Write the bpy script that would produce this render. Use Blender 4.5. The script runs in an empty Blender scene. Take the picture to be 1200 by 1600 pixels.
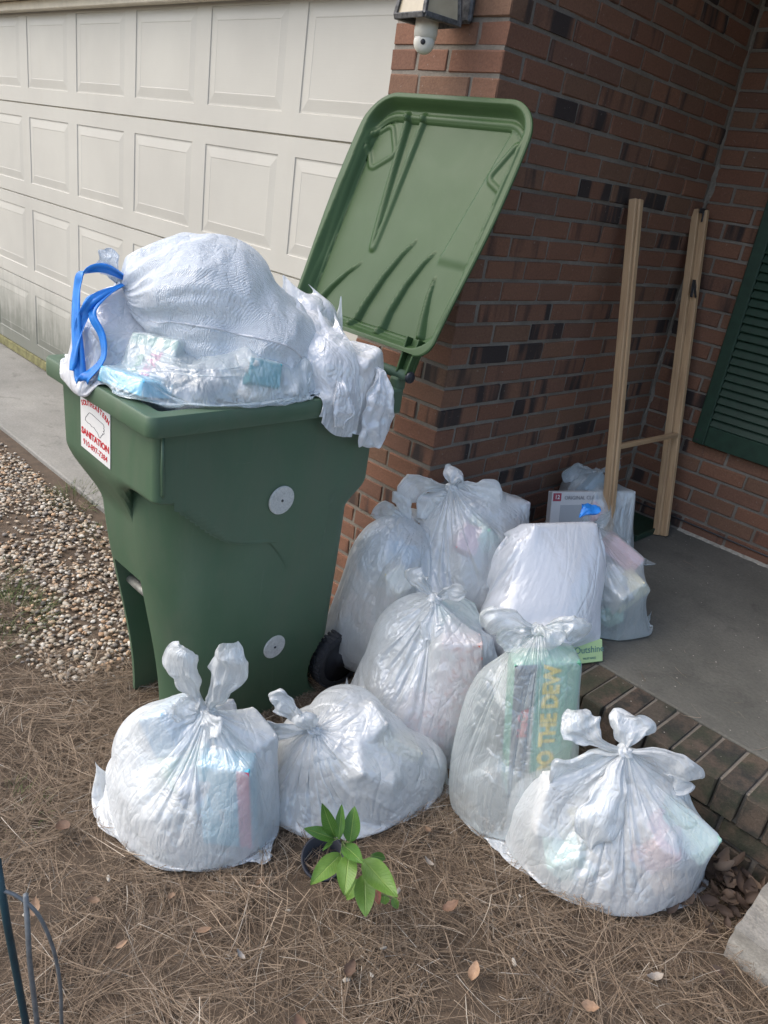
import bpy, bmesh, math, random
import numpy as np
from mathutils import Matrix, Vector, noise as mnoise
R = math.radians
random.seed(7)
rng = np.random.default_rng(11)
sc = bpy.context.scene
COL = sc.collection

# ------------------------------------------------------------------ camera
F, YAW, PITCH, ROLL = 1220.2, -0.74314, 0.40356, 0.15406
CAM = Vector((1.5533, -1.8814, 1.2686))
def cam_axes():
    cy, sy, cp, sp = math.cos(YAW), math.sin(YAW), math.cos(PITCH), math.sin(PITCH)
    w = Vector((sy * cp, cy * cp, -sp)); r = Vector((cy, -sy, 0)); u = r.cross(w)
    cr, sr = math.cos(ROLL), math.sin(ROLL)
    return r * cr + u * sr, -r * sr + u * cr, w
_r, _u, _w = cam_axes()
cd = bpy.data.cameras.new('camera'); cam = bpy.data.objects.new('camera', cd); COL.objects.link(cam)
m = Matrix((( _r.x, _u.x, -_w.x, CAM.x), (_r.y, _u.y, -_w.y, CAM.y), (_r.z, _u.z, -_w.z, CAM.z), (0, 0, 0, 1)))
cam.matrix_world = m
cd.sensor_fit = 'VERTICAL'; cd.sensor_height = 24; cd.lens = 24 * F / 1600
cd.clip_start = 0.02; cd.clip_end = 500
sc.camera = cam

# ------------------------------------------------------------------ light
world = bpy.data.worlds.new('World'); sc.world = world; world.use_nodes = True
wn = world.node_tree; bg = wn.nodes['Background']
sky = wn.nodes.new('ShaderNodeTexSky'); sky.sky_type = 'NISHITA'; sky.sun_disc = False
SUN_EL, SUN_AZ = R(48), R(222)          # azimuth measured clockwise from +Y
sky.sun_elevation = SUN_EL; sky.sun_rotation = SUN_AZ
sky.air_density = 1.0; sky.dust_density = 3.0; sky.ozone_density = 1.0
bg.inputs['Strength'].default_value = 0.15
wn.links.new(sky.outputs[0], bg.inputs[0])
sl = bpy.data.lights.new('sun', 'SUN'); sun = bpy.data.objects.new('sun', sl); COL.objects.link(sun)
sl.energy = 0.9; sl.angle = R(80); sl.color = (1.0, 0.95, 0.88)
sd = Vector((math.sin(SUN_AZ) * math.cos(SUN_EL), math.cos(SUN_AZ) * math.cos(SUN_EL), math.sin(SUN_EL)))
sun.rotation_euler = sd.to_track_quat('Z', 'Y').to_euler()
sc.view_settings.view_transform = 'Standard'; sc.view_settings.look = 'None'
sc.view_settings.exposure = 0.98; sc.view_settings.gamma = 1.0
sc.view_settings.use_curve_mapping = False
sc.cycles.max_bounces = 10; sc.cycles.transparent_max_bounces = 16
sc.cycles.transmission_bounces = 6; sc.cycles.diffuse_bounces = 4

# ------------------------------------------------------------------ helpers
def tag(o, label=None, cat=None, group=None, kind=None):
    if label: o['label'] = label
    if cat: o['category'] = cat
    if group: o['group'] = group
    if kind: o['kind'] = kind
    return o
def empty(name, loc=(0, 0, 0), label=None, cat=None, group=None, kind=None):
    o = bpy.data.objects.new(name, None); COL.objects.link(o); o.location = loc
    o.empty_display_size = 0.05
    return tag(o, label, cat, group, kind)
def link(name, me, mat=None, parent=None, smooth=False, loc=None):
    o = bpy.data.objects.new(name, me); COL.objects.link(o)
    if mat is not None and not me.materials: me.materials.append(mat)
    if smooth: me.polygons.foreach_set('use_smooth', [True] * len(me.polygons))
    if parent is not None:
        o.parent = parent
        o.matrix_parent_inverse = Matrix.Translation(-Vector(parent.location)) if parent.type == 'EMPTY' else Matrix.Identity(4)
    if loc is not None: o.location = loc
    return o
def mesh_pd(name, v, f):
    me = bpy.data.meshes.new(name); me.from_pydata([tuple(map(float, q)) for q in v], [], f); me.update(); return me
def bm_mesh(name, bm):
    bmesh.ops.recalc_face_normals(bm, faces=bm.faces)
    me = bpy.data.meshes.new(name); bm.to_mesh(me); bm.free(); return me
def add_box(bm, x0, x1, y0, y1, z0, z1, bev=0.0, mat=None, seg=1):
    vs = [bm.verts.new((x, y, z)) for x in (x0, x1) for y in (y0, y1) for z in (z0, z1)]
    idx = [(0, 1, 3, 2), (4, 6, 7, 5), (0, 4, 5, 1), (2, 3, 7, 6), (0, 2, 6, 4), (1, 5, 7, 3)]
    fs = [bm.faces.new([vs[i] for i in q]) for q in idx]
    if bev > 0:
        es = list({e for f in fs for e in f.edges})
        r = bmesh.ops.bevel(bm, geom=es, offset=bev, segments=seg, affect='EDGES', profile=0.5)
        vs = list({v for f in r['faces'] for v in f.verts} | {v for v in vs if v.is_valid})
    if mat is not None: bmesh.ops.transform(bm, matrix=mat, verts=[v for v in vs if v.is_valid])
    return vs
def box_obj(name, x0, x1, y0, y1, z0, z1, mat, parent=None, bev=0.003, M=None, seg=1):
    bm = bmesh.new(); add_box(bm, x0, x1, y0, y1, z0, z1, bev, M, seg)
    return link(name, bm_mesh(name, bm), mat, parent)
def tube_mesh(name, pts, rad, n=10, closed=False):
    pts = [Vector(p) for p in pts]; V = []; Fc = []
    k = len(pts); up = Vector((0.03, 0.05, 1)).normalized()
    rads = rad if hasattr(rad, '__len__') else [rad] * k
    for i, p in enumerate(pts):
        a = pts[(i - 1) % k] if (closed or i > 0) else pts[i]
        b = pts[(i + 1) % k] if (closed or i < k - 1) else pts[i]
        t = (b - a).normalized(); s = t.cross(up)
        if s.length < 1e-3: s = t.cross(Vector((1, 0, 0)))
        s.normalize(); q = s.cross(t)
        for j in range(n):
            A = 2 * math.pi * j / n; V.append(p + (s * math.cos(A) + q * math.sin(A)) * rads[i])
    for i in range(k if closed else k - 1):
        for j in range(n):
            i2 = (i + 1) % k
            Fc.append((i * n + j, i * n + (j + 1) % n, i2 * n + (j + 1) % n, i2 * n + j))
    if not closed:
        Fc.append(tuple(range(n - 1, -1, -1))); Fc.append(tuple((k - 1) * n + j for j in range(n)))
    me = mesh_pd(name, V, Fc)
    bm = bmesh.new(); bm.from_mesh(me); bmesh.ops.recalc_face_normals(bm, faces=bm.faces); bm.to_mesh(me); bm.free()
    return me
def text_mesh(s, size, extrude=0.0004, align='CENTER', shear=0.0, bold=0.0, space=1.0):
    c = bpy.data.curves.new('text', 'FONT'); c.body = s; c.size = size; c.extrude = extrude
    c.align_x = align; c.align_y = 'CENTER'; c.shear = shear; c.offset = bold; c.space_character = space; c.resolution_u = 3
    o = bpy.data.objects.new('text', c); COL.objects.link(o)
    dg = bpy.context.evaluated_depsgraph_get()
    me = bpy.data.meshes.new_from_object(o.evaluated_get(dg)); bpy.data.objects.remove(o); bpy.data.curves.remove(c)
    return me
def smooth01(t): t = np.clip(t, 0, 1); return t * t * (3 - 2 * t)
def gz(x, y=0.0):
    s = smooth01((np.asarray(x, float) + .1) / 1.2); return -.30 + .09 * s

# ------------------------------------------------------------------ materials
class NT:
    def __init__(s, name):
        s.m = bpy.data.materials.new(name); s.m.use_nodes = True; s.t = s.m.node_tree
        for n in list(s.t.nodes): s.t.nodes.remove(n)
        s.out = s.n('OutputMaterial')
    def n(s, kind, **kw):
        nd = s.t.nodes.new('ShaderNode' + kind)
        for k, v in kw.items():
            if k in nd.inputs.keys() if hasattr(nd.inputs, 'keys') else False: nd.inputs[k].default_value = v
            else: setattr(nd, k, v)
        return nd
    def l(s, a, b): s.t.links.new(a, b)
    def coord(s, which='Object', scale=(1, 1, 1), loc=None):
        tc = s.n('TexCoord'); mp = s.n('Mapping'); mp.inputs['Scale'].default_value = scale
        s.l(tc.outputs[which], mp.inputs['Vector'])
        if loc is not None: s.l(loc, mp.inputs['Location'])
        return mp.outputs[0]
    def noise(s, vec, scale, detail=6, rough=.6, dist=0.0):
        nd = s.n('TexNoise'); nd.inputs['Scale'].default_value = scale; nd.inputs['Detail'].default_value = detail
        nd.inputs['Roughness'].default_value = rough; nd.inputs['Distortion'].default_value = dist
        s.l(vec, nd.inputs['Vector']); return nd.outputs['Fac']
    def ramp(s, fac, stops):
        r = s.n('ValToRGB'); e = r.color_ramp.elements
        while len(e) < len(stops): e.new(0.5)
        for i, (p, c) in enumerate(stops):
            e[i].position = p; e[i].color = (c if len(c) == 4 else (*c, 1)) if hasattr(c, '__len__') else (c, c, c, 1)
        s.l(fac, r.inputs[0]); return r.outputs[0]
    def mix(s, fac, a, b, mode='MIX'):
        x = s.n('Mix'); x.data_type = 'RGBA'; x.blend_type = mode
        for v, i in ((fac, 0), (a, 6), (b, 7)):
            if isinstance(v, (int, float)): x.inputs[i].default_value = v if i == 0 else (v, v, v, 1)
            elif isinstance(v, tuple): x.inputs[i].default_value = (*v, 1)
            else: s.l(v, x.inputs[i])
        return x.outputs[2]
    def math(s, op, a, b=None, c=None):
        x = s.n('Math'); x.operation = op
        for i, v in enumerate((a, b, c)):
            if v is None: continue
            if isinstance(v, (int, float)): x.inputs[i].default_value = v
            else: s.l(v, x.inputs[i])
        return x.outputs[0]
    def sep(s, vec):
        x = s.n('SeparateXYZ'); s.l(vec, x.inputs[0]); return x.outputs
    def bump(s, h, strength=.3, dist=.002, normal=None):
        b = s.n('Bump'); b.inputs['Strength'].default_value = strength; b.inputs['Distance'].default_value = dist
        s.l(h, b.inputs['Height'])
        if normal is not None: s.l(normal, b.inputs['Normal'])
        return b.outputs[0]
    def principled(s, color, rough=.6, normal=None, **kw):
        p = s.n('BsdfPrincipled')
        def put(k, v):
            if isinstance(v, (int, float)): p.inputs[k].default_value = v
            elif isinstance(v, tuple): p.inputs[k].default_value = (*v, 1)
            else: s.l(v, p.inputs[k])
        put('Base Color', color); put('Roughness', rough)
        if normal is not None: s.l(normal, p.inputs['Normal'])
        for k, v in kw.items(): put(k, v)
        s.l(p.outputs[0], s.out.inputs[0]); return p

def mat_plain(name, col, rough=.6, nscale=60, var=.12, bump=.1, **kw):
    t = NT(name); v = t.coord(); n = t.noise(v, nscale)
    c2 = tuple(c * (1 - var) for c in col); c3 = tuple(min(1, c * (1 + var)) for c in col)
    t.principled(t.ramp(n, [(.3, c2), (.7, c3)]), rough, t.bump(n, bump, .001), **kw); return t.m

def mat_brick():
    t = NT('fired_brick'); oi = t.n('ObjectInfo'); rnd = oi.outputs['Random']
    cmb = t.n('CombineXYZ'); 
    t.l(t.math('MULTIPLY', rnd, 37.0), cmb.inputs[0]); t.l(t.math('MULTIPLY', rnd, 91.0), cmb.inputs[1]); t.l(t.math('MULTIPLY', rnd, 53.0), cmb.inputs[2])
    v = t.coord('Object', loc=cmb.outputs[0])
    base = t.ramp(rnd, [(0, (.185, .086, .054)), (.25, (.21, .104, .064)), (.45, (.165, .086, .058)), (.62, (.23, .112, .068)), (.8, (.17, .098, .062)), (1, (.195, .092, .058))])
    fine = t.noise(v, 170, 5, .7); base = t.mix(.55, base, t.ramp(fine, [(.25, (.35, .35, .35)), (.75, (1.35, 1.3, 1.25))]), 'MULTIPLY')
    # manganese flashing: upright dark bands on some bricks
    vs = t.coord('Object', scale=(1, 1, .12), loc=cmb.outputs[0])
    band = t.noise(vs, 11, 3, .55)
    sel = t.math('FRACT', t.math('MULTIPLY', rnd, 7.31))
    thr = t.math('MULTIPLY_ADD', sel, -.36, .79)
    bm_ = t.math('MULTIPLY', t.math('SUBTRACT', band, thr), 9.0); cl = t.n('Clamp'); t.l(bm_, cl.inputs[0])
    c = t.mix(t.math('MULTIPLY', cl.outputs[0], .93), base, (.026, .022, .022))
    # pale mortar specks
    sp = t.noise(v, 95, 2, .5); spk = t.ramp(sp, [(.70, 0.0), (.76, 1.0)])
    c = t.mix(t.math('MULTIPLY', spk, .35), c, (.36, .32, .27))
    n2 = t.noise(v, 45, 6, .7)
    h = t.math('ADD', n2, t.math('MULTIPLY', fine, .5))
    t.principled(c, .88, t.bump(h, .7, .003)); return t.m
def mat_mortar():
    t = NT('mortar'); v = t.coord('Object'); n = t.noise(v, 6, 6); n2 = t.noise(v, 130, 5, .7)
    c = t.ramp(n, [(.3, (.16, .142, .118)), (.7, (.25, .225, .19))])
    c = t.mix(.5, c, t.ramp(n2, [(.3, .6), (.7, 1.25)]), 'MULTIPLY')
    t.principled(c, .95, t.bump(n2, .8, .004)); return t.m
def mat_edging():
    t = NT('mossy_edging_brick'); oi = t.n('ObjectInfo'); rnd = oi.outputs['Random']
    cmb = t.n('CombineXYZ'); t.l(t.math('MULTIPLY', rnd, 57.0), cmb.inputs[0]); t.l(t.math('MULTIPLY', rnd, 23.0), cmb.inputs[1])
    v = t.coord('Object', loc=cmb.outputs[0])
    base = t.ramp(rnd, [(0, (.088, .068, .050)), (.3, (.110, .078, .055)), (.6, (.082, .070, .054)), (1, (.122, .086, .060))])
    n = t.noise(v, 14, 6, .65); fine = t.noise(v, 150, 5, .7)
    c = t.mix(t.ramp(n, [(.42, 0.0), (.62, 1.0)]), base, (.030, .030, .026))
    ng = t.noise(v, 7, 4, .6)
    c = t.mix(t.ramp(ng, [(.5, 0.0), (.75, .6)]), c, (.062, .072, .030))
    c = t.mix(.6, c, t.ramp(fine, [(.25, .45), (.75, 1.5)]), 'MULTIPLY')
    t.principled(c, .92, t.bump(t.math('ADD', n, fine), .8, .004)); return t.m
def mat_concrete(name, a, b, dirt=(.05, .045, .04), dscale=2.2, fs=90):
    t = NT(name); v = t.coord('Object'); n = t.noise(v, dscale, 8, .62); f = t.noise(v, fs, 6, .7)
    vor = t.n('TexVoronoi'); vor.inputs['Scale'].default_value = 190; t.l(v, vor.inputs['Vector'])
    c = t.ramp(n, [(.3, a), (.7, b)])
    d = t.noise(v, dscale * 3.1, 9, .7, .6)
    c = t.mix(t.ramp(d, [(.55, 0.0), (.8, .75)]), c, dirt)
    vs = t.coord('Object', scale=(1, 5, 1)); sw = t.noise(vs, 7, 7, .7, .5)
    c = t.mix(t.ramp(sw, [(.6, 0.0), (.78, .25)]), c, tuple(min(.6, q * 1.9) for q in b))
    c = t.mix(.5, c, t.ramp(f, [(.3, .6), (.7, 1.3)]), 'MULTIPLY')
    h = t.math('ADD', t.math('MULTIPLY', f, .6), t.math('MULTIPLY', vor.outputs['Distance'], .5))
    t.principled(c, .9, t.bump(h, .5, .003)); return t.m
def mat_door():
    t = NT('painted_garage_door'); v = t.coord('Object'); z = t.sep(v)[2]
    n = t.noise(v, 1.6, 5); f = t.noise(v, 260, 4, .6)
    vg = t.coord('Object', scale=(1, 1, 9)); grain = t.noise(t.coord('Object', scale=(.25, 1, 6)), 34, 5, .65)
    c = t.ramp(n, [(.3, (.44, .430, .385)), (.7, (.51, .500, .445))])
    streak = t.noise(t.coord('Object', scale=(1, 1, .10)), 17, 7, .72, .3)
    blot = t.noise(v, 5.5, 7, .65)
    hz = t.n('MapRange'); hz.inputs['From Min'].default_value = .55; hz.inputs['From Max'].default_value = -.25
    t.l(z, hz.inputs['Value'])
    w = t.n('MapRange'); w.inputs['From Min'].default_value = -2.0; w.inputs['From Max'].default_value = -3.6; t.l(t.sep(v)[0], w.inputs['Value'])
    am = t.math('MULTIPLY', t.math('MULTIPLY', hz.outputs[0], t.math('ADD', t.math('MULTIPLY', w.outputs[0], .8), .35)), t.math('ADD', t.math('MULTIPLY', streak, .9), t.math('MULTIPLY', blot, .7)))
    dm = t.ramp(am, [(.28, 0.0), (.75, .85)])
    c = t.mix(dm, c, (.12, .13, .105))
    hi = t.ramp(t.math('MULTIPLY', t.ramp(streak, [(.55, 0.0), (.75, 1.0)]), .3), [(0, 0.0), (1, 1.0)])
    c = t.mix(t.math('MULTIPLY', hi, .35), c, (.42, .38, .28))
    t.principled(c, .55, t.bump(t.math('ADD', t.math('MULTIPLY', grain, .8), t.math('MULTIPLY', f, .3)), .22, .002)); return t.m
def mat_bin():
    t = NT('green_moulded_plastic'); v = t.coord('Object'); n = t.noise(v, 3.2, 6, .6); f = t.noise(v, 420, 3, .6)
    c = t.ramp(n, [(.3, (.060, .114, .066)), (.7, (.074, .134, .079))])
    dust = t.noise(t.coord('Object', scale=(1, 1, .30)), 6.5, 8, .72, .5)
    c = t.mix(t.ramp(dust, [(.45, 0.0), (.78, .50)]), c, (.13, .145, .10))
    drip = t.noise(t.coord('Object', scale=(1, 1, .05)), 48, 5, .7); c = t.mix(t.ramp(drip, [(.60, 0.0), (.78, .28)]), c, (.16, .19, .15))
    sc1 = t.noise(t.coord('Object', scale=(1, .12, 1)), 42, 6, .8, .9)
    c = t.mix(t.ramp(sc1, [(.66, 0.0), (.74, .42)]), c, (.20, .25, .20))
    sc2 = t.noise(v, 22, 10, .82, 1.6); c = t.mix(t.ramp(sc2, [(.63, 0.0), (.69, .38)]), c, (.21, .24, .19))
    rg = t.ramp(dust, [(.3, .36), (.8, .62)])
    t.principled(c, rg, t.bump(t.math('ADD', f, t.math('MULTIPLY', n, 2.0)), .12, .001)); return t.m
def mat_lid():
    t = NT('green_lid_plastic'); v = t.coord('Object'); n = t.noise(v, 3.0, 6, .6); f = t.noise(v, 420, 3, .6)
    c = t.ramp(n, [(.3, (.034, .070, .025)), (.7, (.042, .084, .031))])
    dust = t.noise(v, 5.5, 8, .72, .5)
    c = t.mix(t.ramp(dust, [(.55, 0.0), (.9, .25)]), c, (.12, .14, .09))
    s = t.noise(v, 34, 10, .85, 2.2); c = t.mix(t.ramp(s, [(.70, 0.0), (.74, .3)]), c, (.30, .34, .26))
    t.principled(c, t.ramp(dust, [(.3, .36), (.8, .55)]), t.bump(t.math('ADD', f, t.math('MULTIPLY', n, 2.0)), .12, .001), **{'Specular IOR Level': .28}); return t.m

def mat_film(name, col=(.80, .84, .90), alpha=.56, uvs=(70, 5), tex=False, rough=.16, wr=1.0, tens=(34, 3.2), tamp=.50):
    """thin polythene: scattering film that lets some of what is behind it through"""
    t = NT(name); uv = t.n('TexCoord').outputs['UV']
    mp = t.n('Mapping'); mp.inputs['Scale'].default_value = (uvs[0], uvs[1], 1); t.l(uv, mp.inputs[0])
    streak = t.noise(mp.outputs[0], 1.0, 5, .6, .4)
    v = t.coord('Object')
    def crease(sc_, seed, w=.06):
        mp2 = t.n('Mapping'); mp2.inputs['Location'].default_value = (seed, seed * .7, seed * .3); mp2.inputs['Scale'].default_value = (1, 1, .55)
        nn = t.n('TexNoise'); nn.inputs['Scale'].default_value = sc_ * .6; nn.inputs['Detail'].default_value = 2
        add = t.n('VectorMath'); add.operation = 'MULTIPLY_ADD'; t.l(v, nn.inputs['Vector'])
        t.l(nn.outputs['Color'], add.inputs[0]); add.inputs[1].default_value = (w, w, w); t.l(v, add.inputs[2]); t.l(add.outputs[0], mp2.inputs[0])
        vo = t.n('TexVoronoi'); vo.feature = 'F1'; vo.inputs['Scale'].default_value = sc_; vo.inputs['Randomness'].default_value = 1; t.l(mp2.outputs[0], vo.inputs['Vector'])
        vo.distance = 'CHEBYCHEV'
        return vo.outputs['Distance']
    def ridge(sc_, seed, dist=1.2):
        mp3 = t.n('Mapping'); mp3.inputs['Location'].default_value = (seed, seed * .7, seed * .3); mp3.inputs['Scale'].default_value = (1, 1, .6); t.l(v, mp3.inputs[0])
        return t.math('POWER', t.math('ABSOLUTE', t.math('SUBTRACT', t.noise(mp3.outputs[0], sc_, 1.5, .5, dist), .5)), .75)
    mpu = t.n('Mapping'); mpu.inputs['Scale'].default_value = (*tens, 1); t.l(uv, mpu.inputs[0])
    ten = t.math('POWER', t.math('ABSOLUTE', t.math('SUBTRACT', t.noise(mpu.outputs[0], 1.0, 2.0, .5, 1.0), .5)), .6)
    h = t.math('ADD', t.math('MULTIPLY', crease(11, 3.1, .09), 1.5 * wr), t.math('MULTIPLY', crease(27, 8.7), .45 * wr))
    h = t.math('ADD', h, t.math('MULTIPLY', ridge(7, 2.2), 2.4 * wr)); h = t.math('ADD', h, t.math('MULTIPLY', ridge(24, 5.2), .45 * wr))
    h = t.math('ADD', h, t.math('MULTIPLY', ten, tamp)); h = t.math('ADD', h, t.math('MULTIPLY', crease(62, 14.0, .03), .05)); h = t.math('ADD', h, t.math('MULTIPLY', ridge(14, 9.3, 2.5), .55 * wr))
    nrm = t.bump(h, .8, .0085)
    if tex:   # embossed drawstring film: fine diagonal waffle
        wv = t.n('TexWave'); wv.inputs['Scale'].default_value = 105; wv.inputs['Distortion'].default_value = 5.0; wv.inputs['Detail'].default_value = 3; wv.inputs['Detail Scale'].default_value = 2.5
        t.l(t.coord('Object', scale=(1, .9, .55)), wv.inputs['Vector'])
        nrm = t.bump(wv.outputs['Fac'], .6, .0026, nrm)
    df = t.n('BsdfDiffuse'); tl = t.n('BsdfTranslucent'); gl = t.n('BsdfGlossy'); tr = t.n('BsdfTransparent')
    cc = t.ramp(streak, [(.25, tuple(c * .93 for c in col)), (.75, col)])
    for b in (df, tl): t.l(cc, b.inputs['Color']); t.l(nrm, b.inputs['Normal'])
    gl.inputs['Roughness'].default_value = rough; gl.inputs['Color'].default_value = (.95, .97, 1, 1); t.l(nrm, gl.inputs['Normal'])
    m1 = t.n('MixShader'); m1.inputs[0].default_value = .30; t.l(df.outputs[0], m1.inputs[1]); t.l(tl.outputs[0], m1.inputs[2])
    lw = t.n('LayerWeight'); lw.inputs['Blend'].default_value = .35; t.l(nrm, lw.inputs['Normal'])
    a = t.n('MapRange'); a.inputs['To Min'].default_value = alpha; a.inputs['To Max'].default_value = min(1.0, alpha + .33)
    t.l(lw.outputs['Facing'], a.inputs['Value'])
    m2 = t.n('MixShader'); t.l(a.outputs[0], m2.inputs[0]); t.l(tr.outputs[0], m2.inputs[1]); t.l(m1.outputs[0], m2.inputs[2])
    fr = t.math('POWER', lw.outputs['Facing'], 3.0)
    m3 = t.n('MixShader'); t.l(t.math('MULTIPLY_ADD', fr, .38, .10), m3.inputs[0]); t.l(m2.outputs[0], m3.inputs[1]); t.l(gl.outputs[0], m3.inputs[2])
    t.l(m3.outputs[0], t.out.inputs[0]); return t.m

def mat_uvcolor(name, stops, rough=.85, trans=0.0):
    t = NT(name); u = t.sep(t.n('TexCoord').outputs['UV'])
    c = t.ramp(u[0], stops)
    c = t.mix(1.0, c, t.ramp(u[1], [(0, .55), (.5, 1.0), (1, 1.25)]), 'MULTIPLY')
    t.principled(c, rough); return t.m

M = {}
M['brick'] = mat_brick(); M['mortar'] = mat_mortar(); M['edging'] = mat_edging()
M['slab'] = mat_concrete('porch_concrete', (.088, .088, .076), (.165, .160, .138), (.045, .045, .038))
M['drive'] = mat_concrete('driveway_concrete', (.20, .195, .175), (.30, .29, .26), (.08, .075, .065), 3.0)
M['step'] = mat_concrete('exposed_step_concrete', (.20, .19, .165), (.34, .32, .28), (.10, .09, .075), 9.0, 160)
M['door'] = mat_door(); M['bin'] = mat_bin(); M['lid'] = mat_lid()
M['film'] = mat_film('thin_white_bag_film', (.915, .955, .97)); M['film_b'] = mat_film('thicker_white_bag_film', (.93, .945, .97), .86, (60, 4))
M['film_flat'] = mat_film('taut_white_bag_film', (.90, .925, .96), .84, (30, 2), wr=.35, tens=(16, 1.2), tamp=.55)
M['film_sheet'] = mat_film('crumpled_white_sheet_film', (.94, .955, .97), .86, (9, 7), tens=(5, 4), wr=1.1)
M['film_dew'] = mat_film('clearest_bag_film', (.88, .945, .95), .31, (60, 6))
M['film_emb'] = mat_film('embossed_drawstring_film', (.90, .955, 1.0), .92, (46, 3), tex=True, wr=.9)
M['film_clear'] = mat_film('clear_bag_film', (.82, .91, .93), .32, (60, 6))
M['blue'] = mat_plain('blue_drawstring_film', (.03, .24, .72), .32, 30, .18, .3)
M['rubbish'] = mat_plain('packed_paper_waste', (.74, .74, .74), .9, 14, .25, .6)
M['wood'] = None
def mat_wood():
    t = NT('bare_beech_wood'); v = t.coord('Object', scale=(1, 1, .07)); n = t.noise(v, 60, 6, .65, .4); f = t.noise(v, 300, 4, .6)
    c = t.ramp(n, [(.3, (.34, .215, .12)), (.5, (.48, .32, .18)), (.72, (.57, .40, .24))])
    t.principled(c, .65, t.bump(t.math('ADD', n, f), .25, .001)); return t.m
M['wood'] = mat_wood()
M['rubber'] = mat_plain('black_tyre_rubber', (.035, .036, .040), .75, 90, .3, .3)
M['blackplastic'] = mat_plain('black_wheel_plastic', (.020, .023, .030), .45, 40, .2, .1)
M['steel'] = mat_plain('scuffed_lift_bar_steel', (.30, .30, .27), .5, 40, .35, .4, Metallic=.5)
M['shutter'] = mat_plain('dark_green_shutter_paint', (.014, .042, .026), .5, 30, .25, .15)
M['white'] = mat_plain('white_print_film', (.74, .74, .72), .5, 20, .05, .05)
M['disc'] = mat_concrete('weathered_white_disc', (.50, .50, .47), (.62, .62, .59), (.22, .21, .19), 26.0, 200)
M['red'] = mat_plain('red_ink', (.50, .02, .03), .5, 20, .05, .02)
M['ink'] = mat_plain('black_ink', (.03, .03, .035), .5, 20, .05, .02)
M['dirt'] = mat_concrete('bare_soil', (.055, .042, .030), (.115, .09, .065), (.03, .024, .018), 7.0, 120)
M['straw_base'] = mat_concrete('matted_straw_soil', (.060, .042, .027), (.12, .085, .055), (.03, .022, .016), 16.0, 160)
M['metal_dark'] = mat_plain('aged_lantern_metal', (.10, .10, .10), .55, 70, .7, .8, Metallic=.35)
M['camwhite'] = mat_plain('white_camera_plastic', (.70, .68, .60), .3, 20, .05, .02)
M['frost'] = mat_plain('frosted_lantern_glass', (.42, .36, .25), .25, 20, .12, .1)
M['hinge'] = mat_plain('grey_hinge_steel', (.09, .09, .09), .4, 60, .3, .3, Metallic=.7)
M['moss'] = mat_plain('mossy_rubber_seal', (.17, .16, .07), .9, 18, .5, .5)
M['trim'] = mat_plain('cream_trim_paint', (.58, .53, .42), .6, 12, .12, .15)
M['stake_blue'] = mat_plain('dark_teal_coated_stake', (.012, .042, .055), .4, 40, .2, .1)
M['stake_grey'] = mat_plain('grey_galvanised_wire', (.16, .17, .175), .45, 60, .25, .2, Metallic=.3)
M['black_pot'] = mat_plain('black_nursery_plastic', (.012, .014, .022), .55, 30, .3, .2)

# ------------------------------------------------------------------ ground
def sheet(name, xs, ys, zf, mat, kind='structure', amp=.0, sc_=3.0):
    V = []; Fc = []
    for y in ys:
        for x in xs:
            V.append((x, y, zf(x, y) + (amp * mnoise.noise(Vector((x * sc_, y * sc_, 0))) if amp else 0)))
    nx = len(xs)
    for j in range(len(ys) - 1):
        for i in range(nx - 1): Fc.append((j * nx + i, j * nx + i + 1, (j + 1) * nx + i + 1, (j + 1) * nx + i))
    return tag(link(name, mesh_pd(name, V, Fc), mat, smooth=True), kind=kind)
far = [-120, -60, -30, -14, -8]
gx = far + list(np.arange(-6, 4.01, .05)) + [8, 14, 30, 60, 120]
gy = far + [-6, -4, -3] + list(np.arange(-2.6, 0.36, .05)) + [1, 3, 8, 20, 60, 120]
def gfun(x, y):
    z = float(gz(x, y)) - .012
    return z
sheet('ground', gx, gy, gfun, M['straw_base'], amp=.010)

drv = box_obj('driveway', -6.5, -.48, -.385, .275, -.40, -.288, M['drive'], None, .006); tag(drv, kind='structure')
# porch slab
tag(box_obj('porch_floor', 0.002, 3.6, .128, 1.44, -.25, 0.0, M['slab'], None, .004), kind='structure')

# ------------------------------------------------------------------ bricks
CZ, BL = .0677, .2032
def brick_mesh(name, L, W, H, seed):
    r = random.Random(seed); bm = bmesh.new(); add_box(bm, -L / 2, L / 2, -W / 2, W / 2, -H / 2, H / 2, .003)
    for v in bm.verts:
        v.co += Vector((r.uniform(-1, 1), r.uniform(-1, 1), r.uniform(-1, 1))) * .0019
    return bm_mesh(name, bm)
_bc = {}
def brick(parent, cx, cy, cz, L, rz=0.0, W=.09, H=.0577, mat=None, name='brick'):
    key = (round(L, 3), round(W, 3), round(H, 3), random.randrange(4), mat)
    if key not in _bc:
        me = brick_mesh('brick', L - .002, W, H - .0015, hash(key[:4]) & 0xffff); me.materials.append(M[mat or 'brick']); _bc[key] = me
    o = bpy.data.objects.new(name, _bc[key]); COL.objects.link(o); o.parent = parent
    pl = Vector(parent.location)
    o.location = Vector((cx, cy, cz)) - pl + Vector((random.uniform(-1, 1), random.uniform(-1, 1), random.uniform(-.6, .6))) * .0012
    o.rotation_euler = (random.uniform(-.006, .006), random.uniform(-.006, .006), rz + random.uniform(-.006, .006))
    return o
ZLO, ZHI = -5, 36                     # courses
pier = empty('brick_pier', (-.2, 0, -.3), 'red brick garage pier carrying the black lantern, behind the open bin lid', 'pier')
sidew = empty('porch_side_wall', (0, .8, 0), 'dark shaded red brick wall running back beside the leaning wooden stand', 'brick wall')
backw = empty('porch_back_wall', (.8, 1.5, 0), 'red brick wall at the back of the porch under the green shutter', 'brick wall')
EPS = .006
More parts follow.
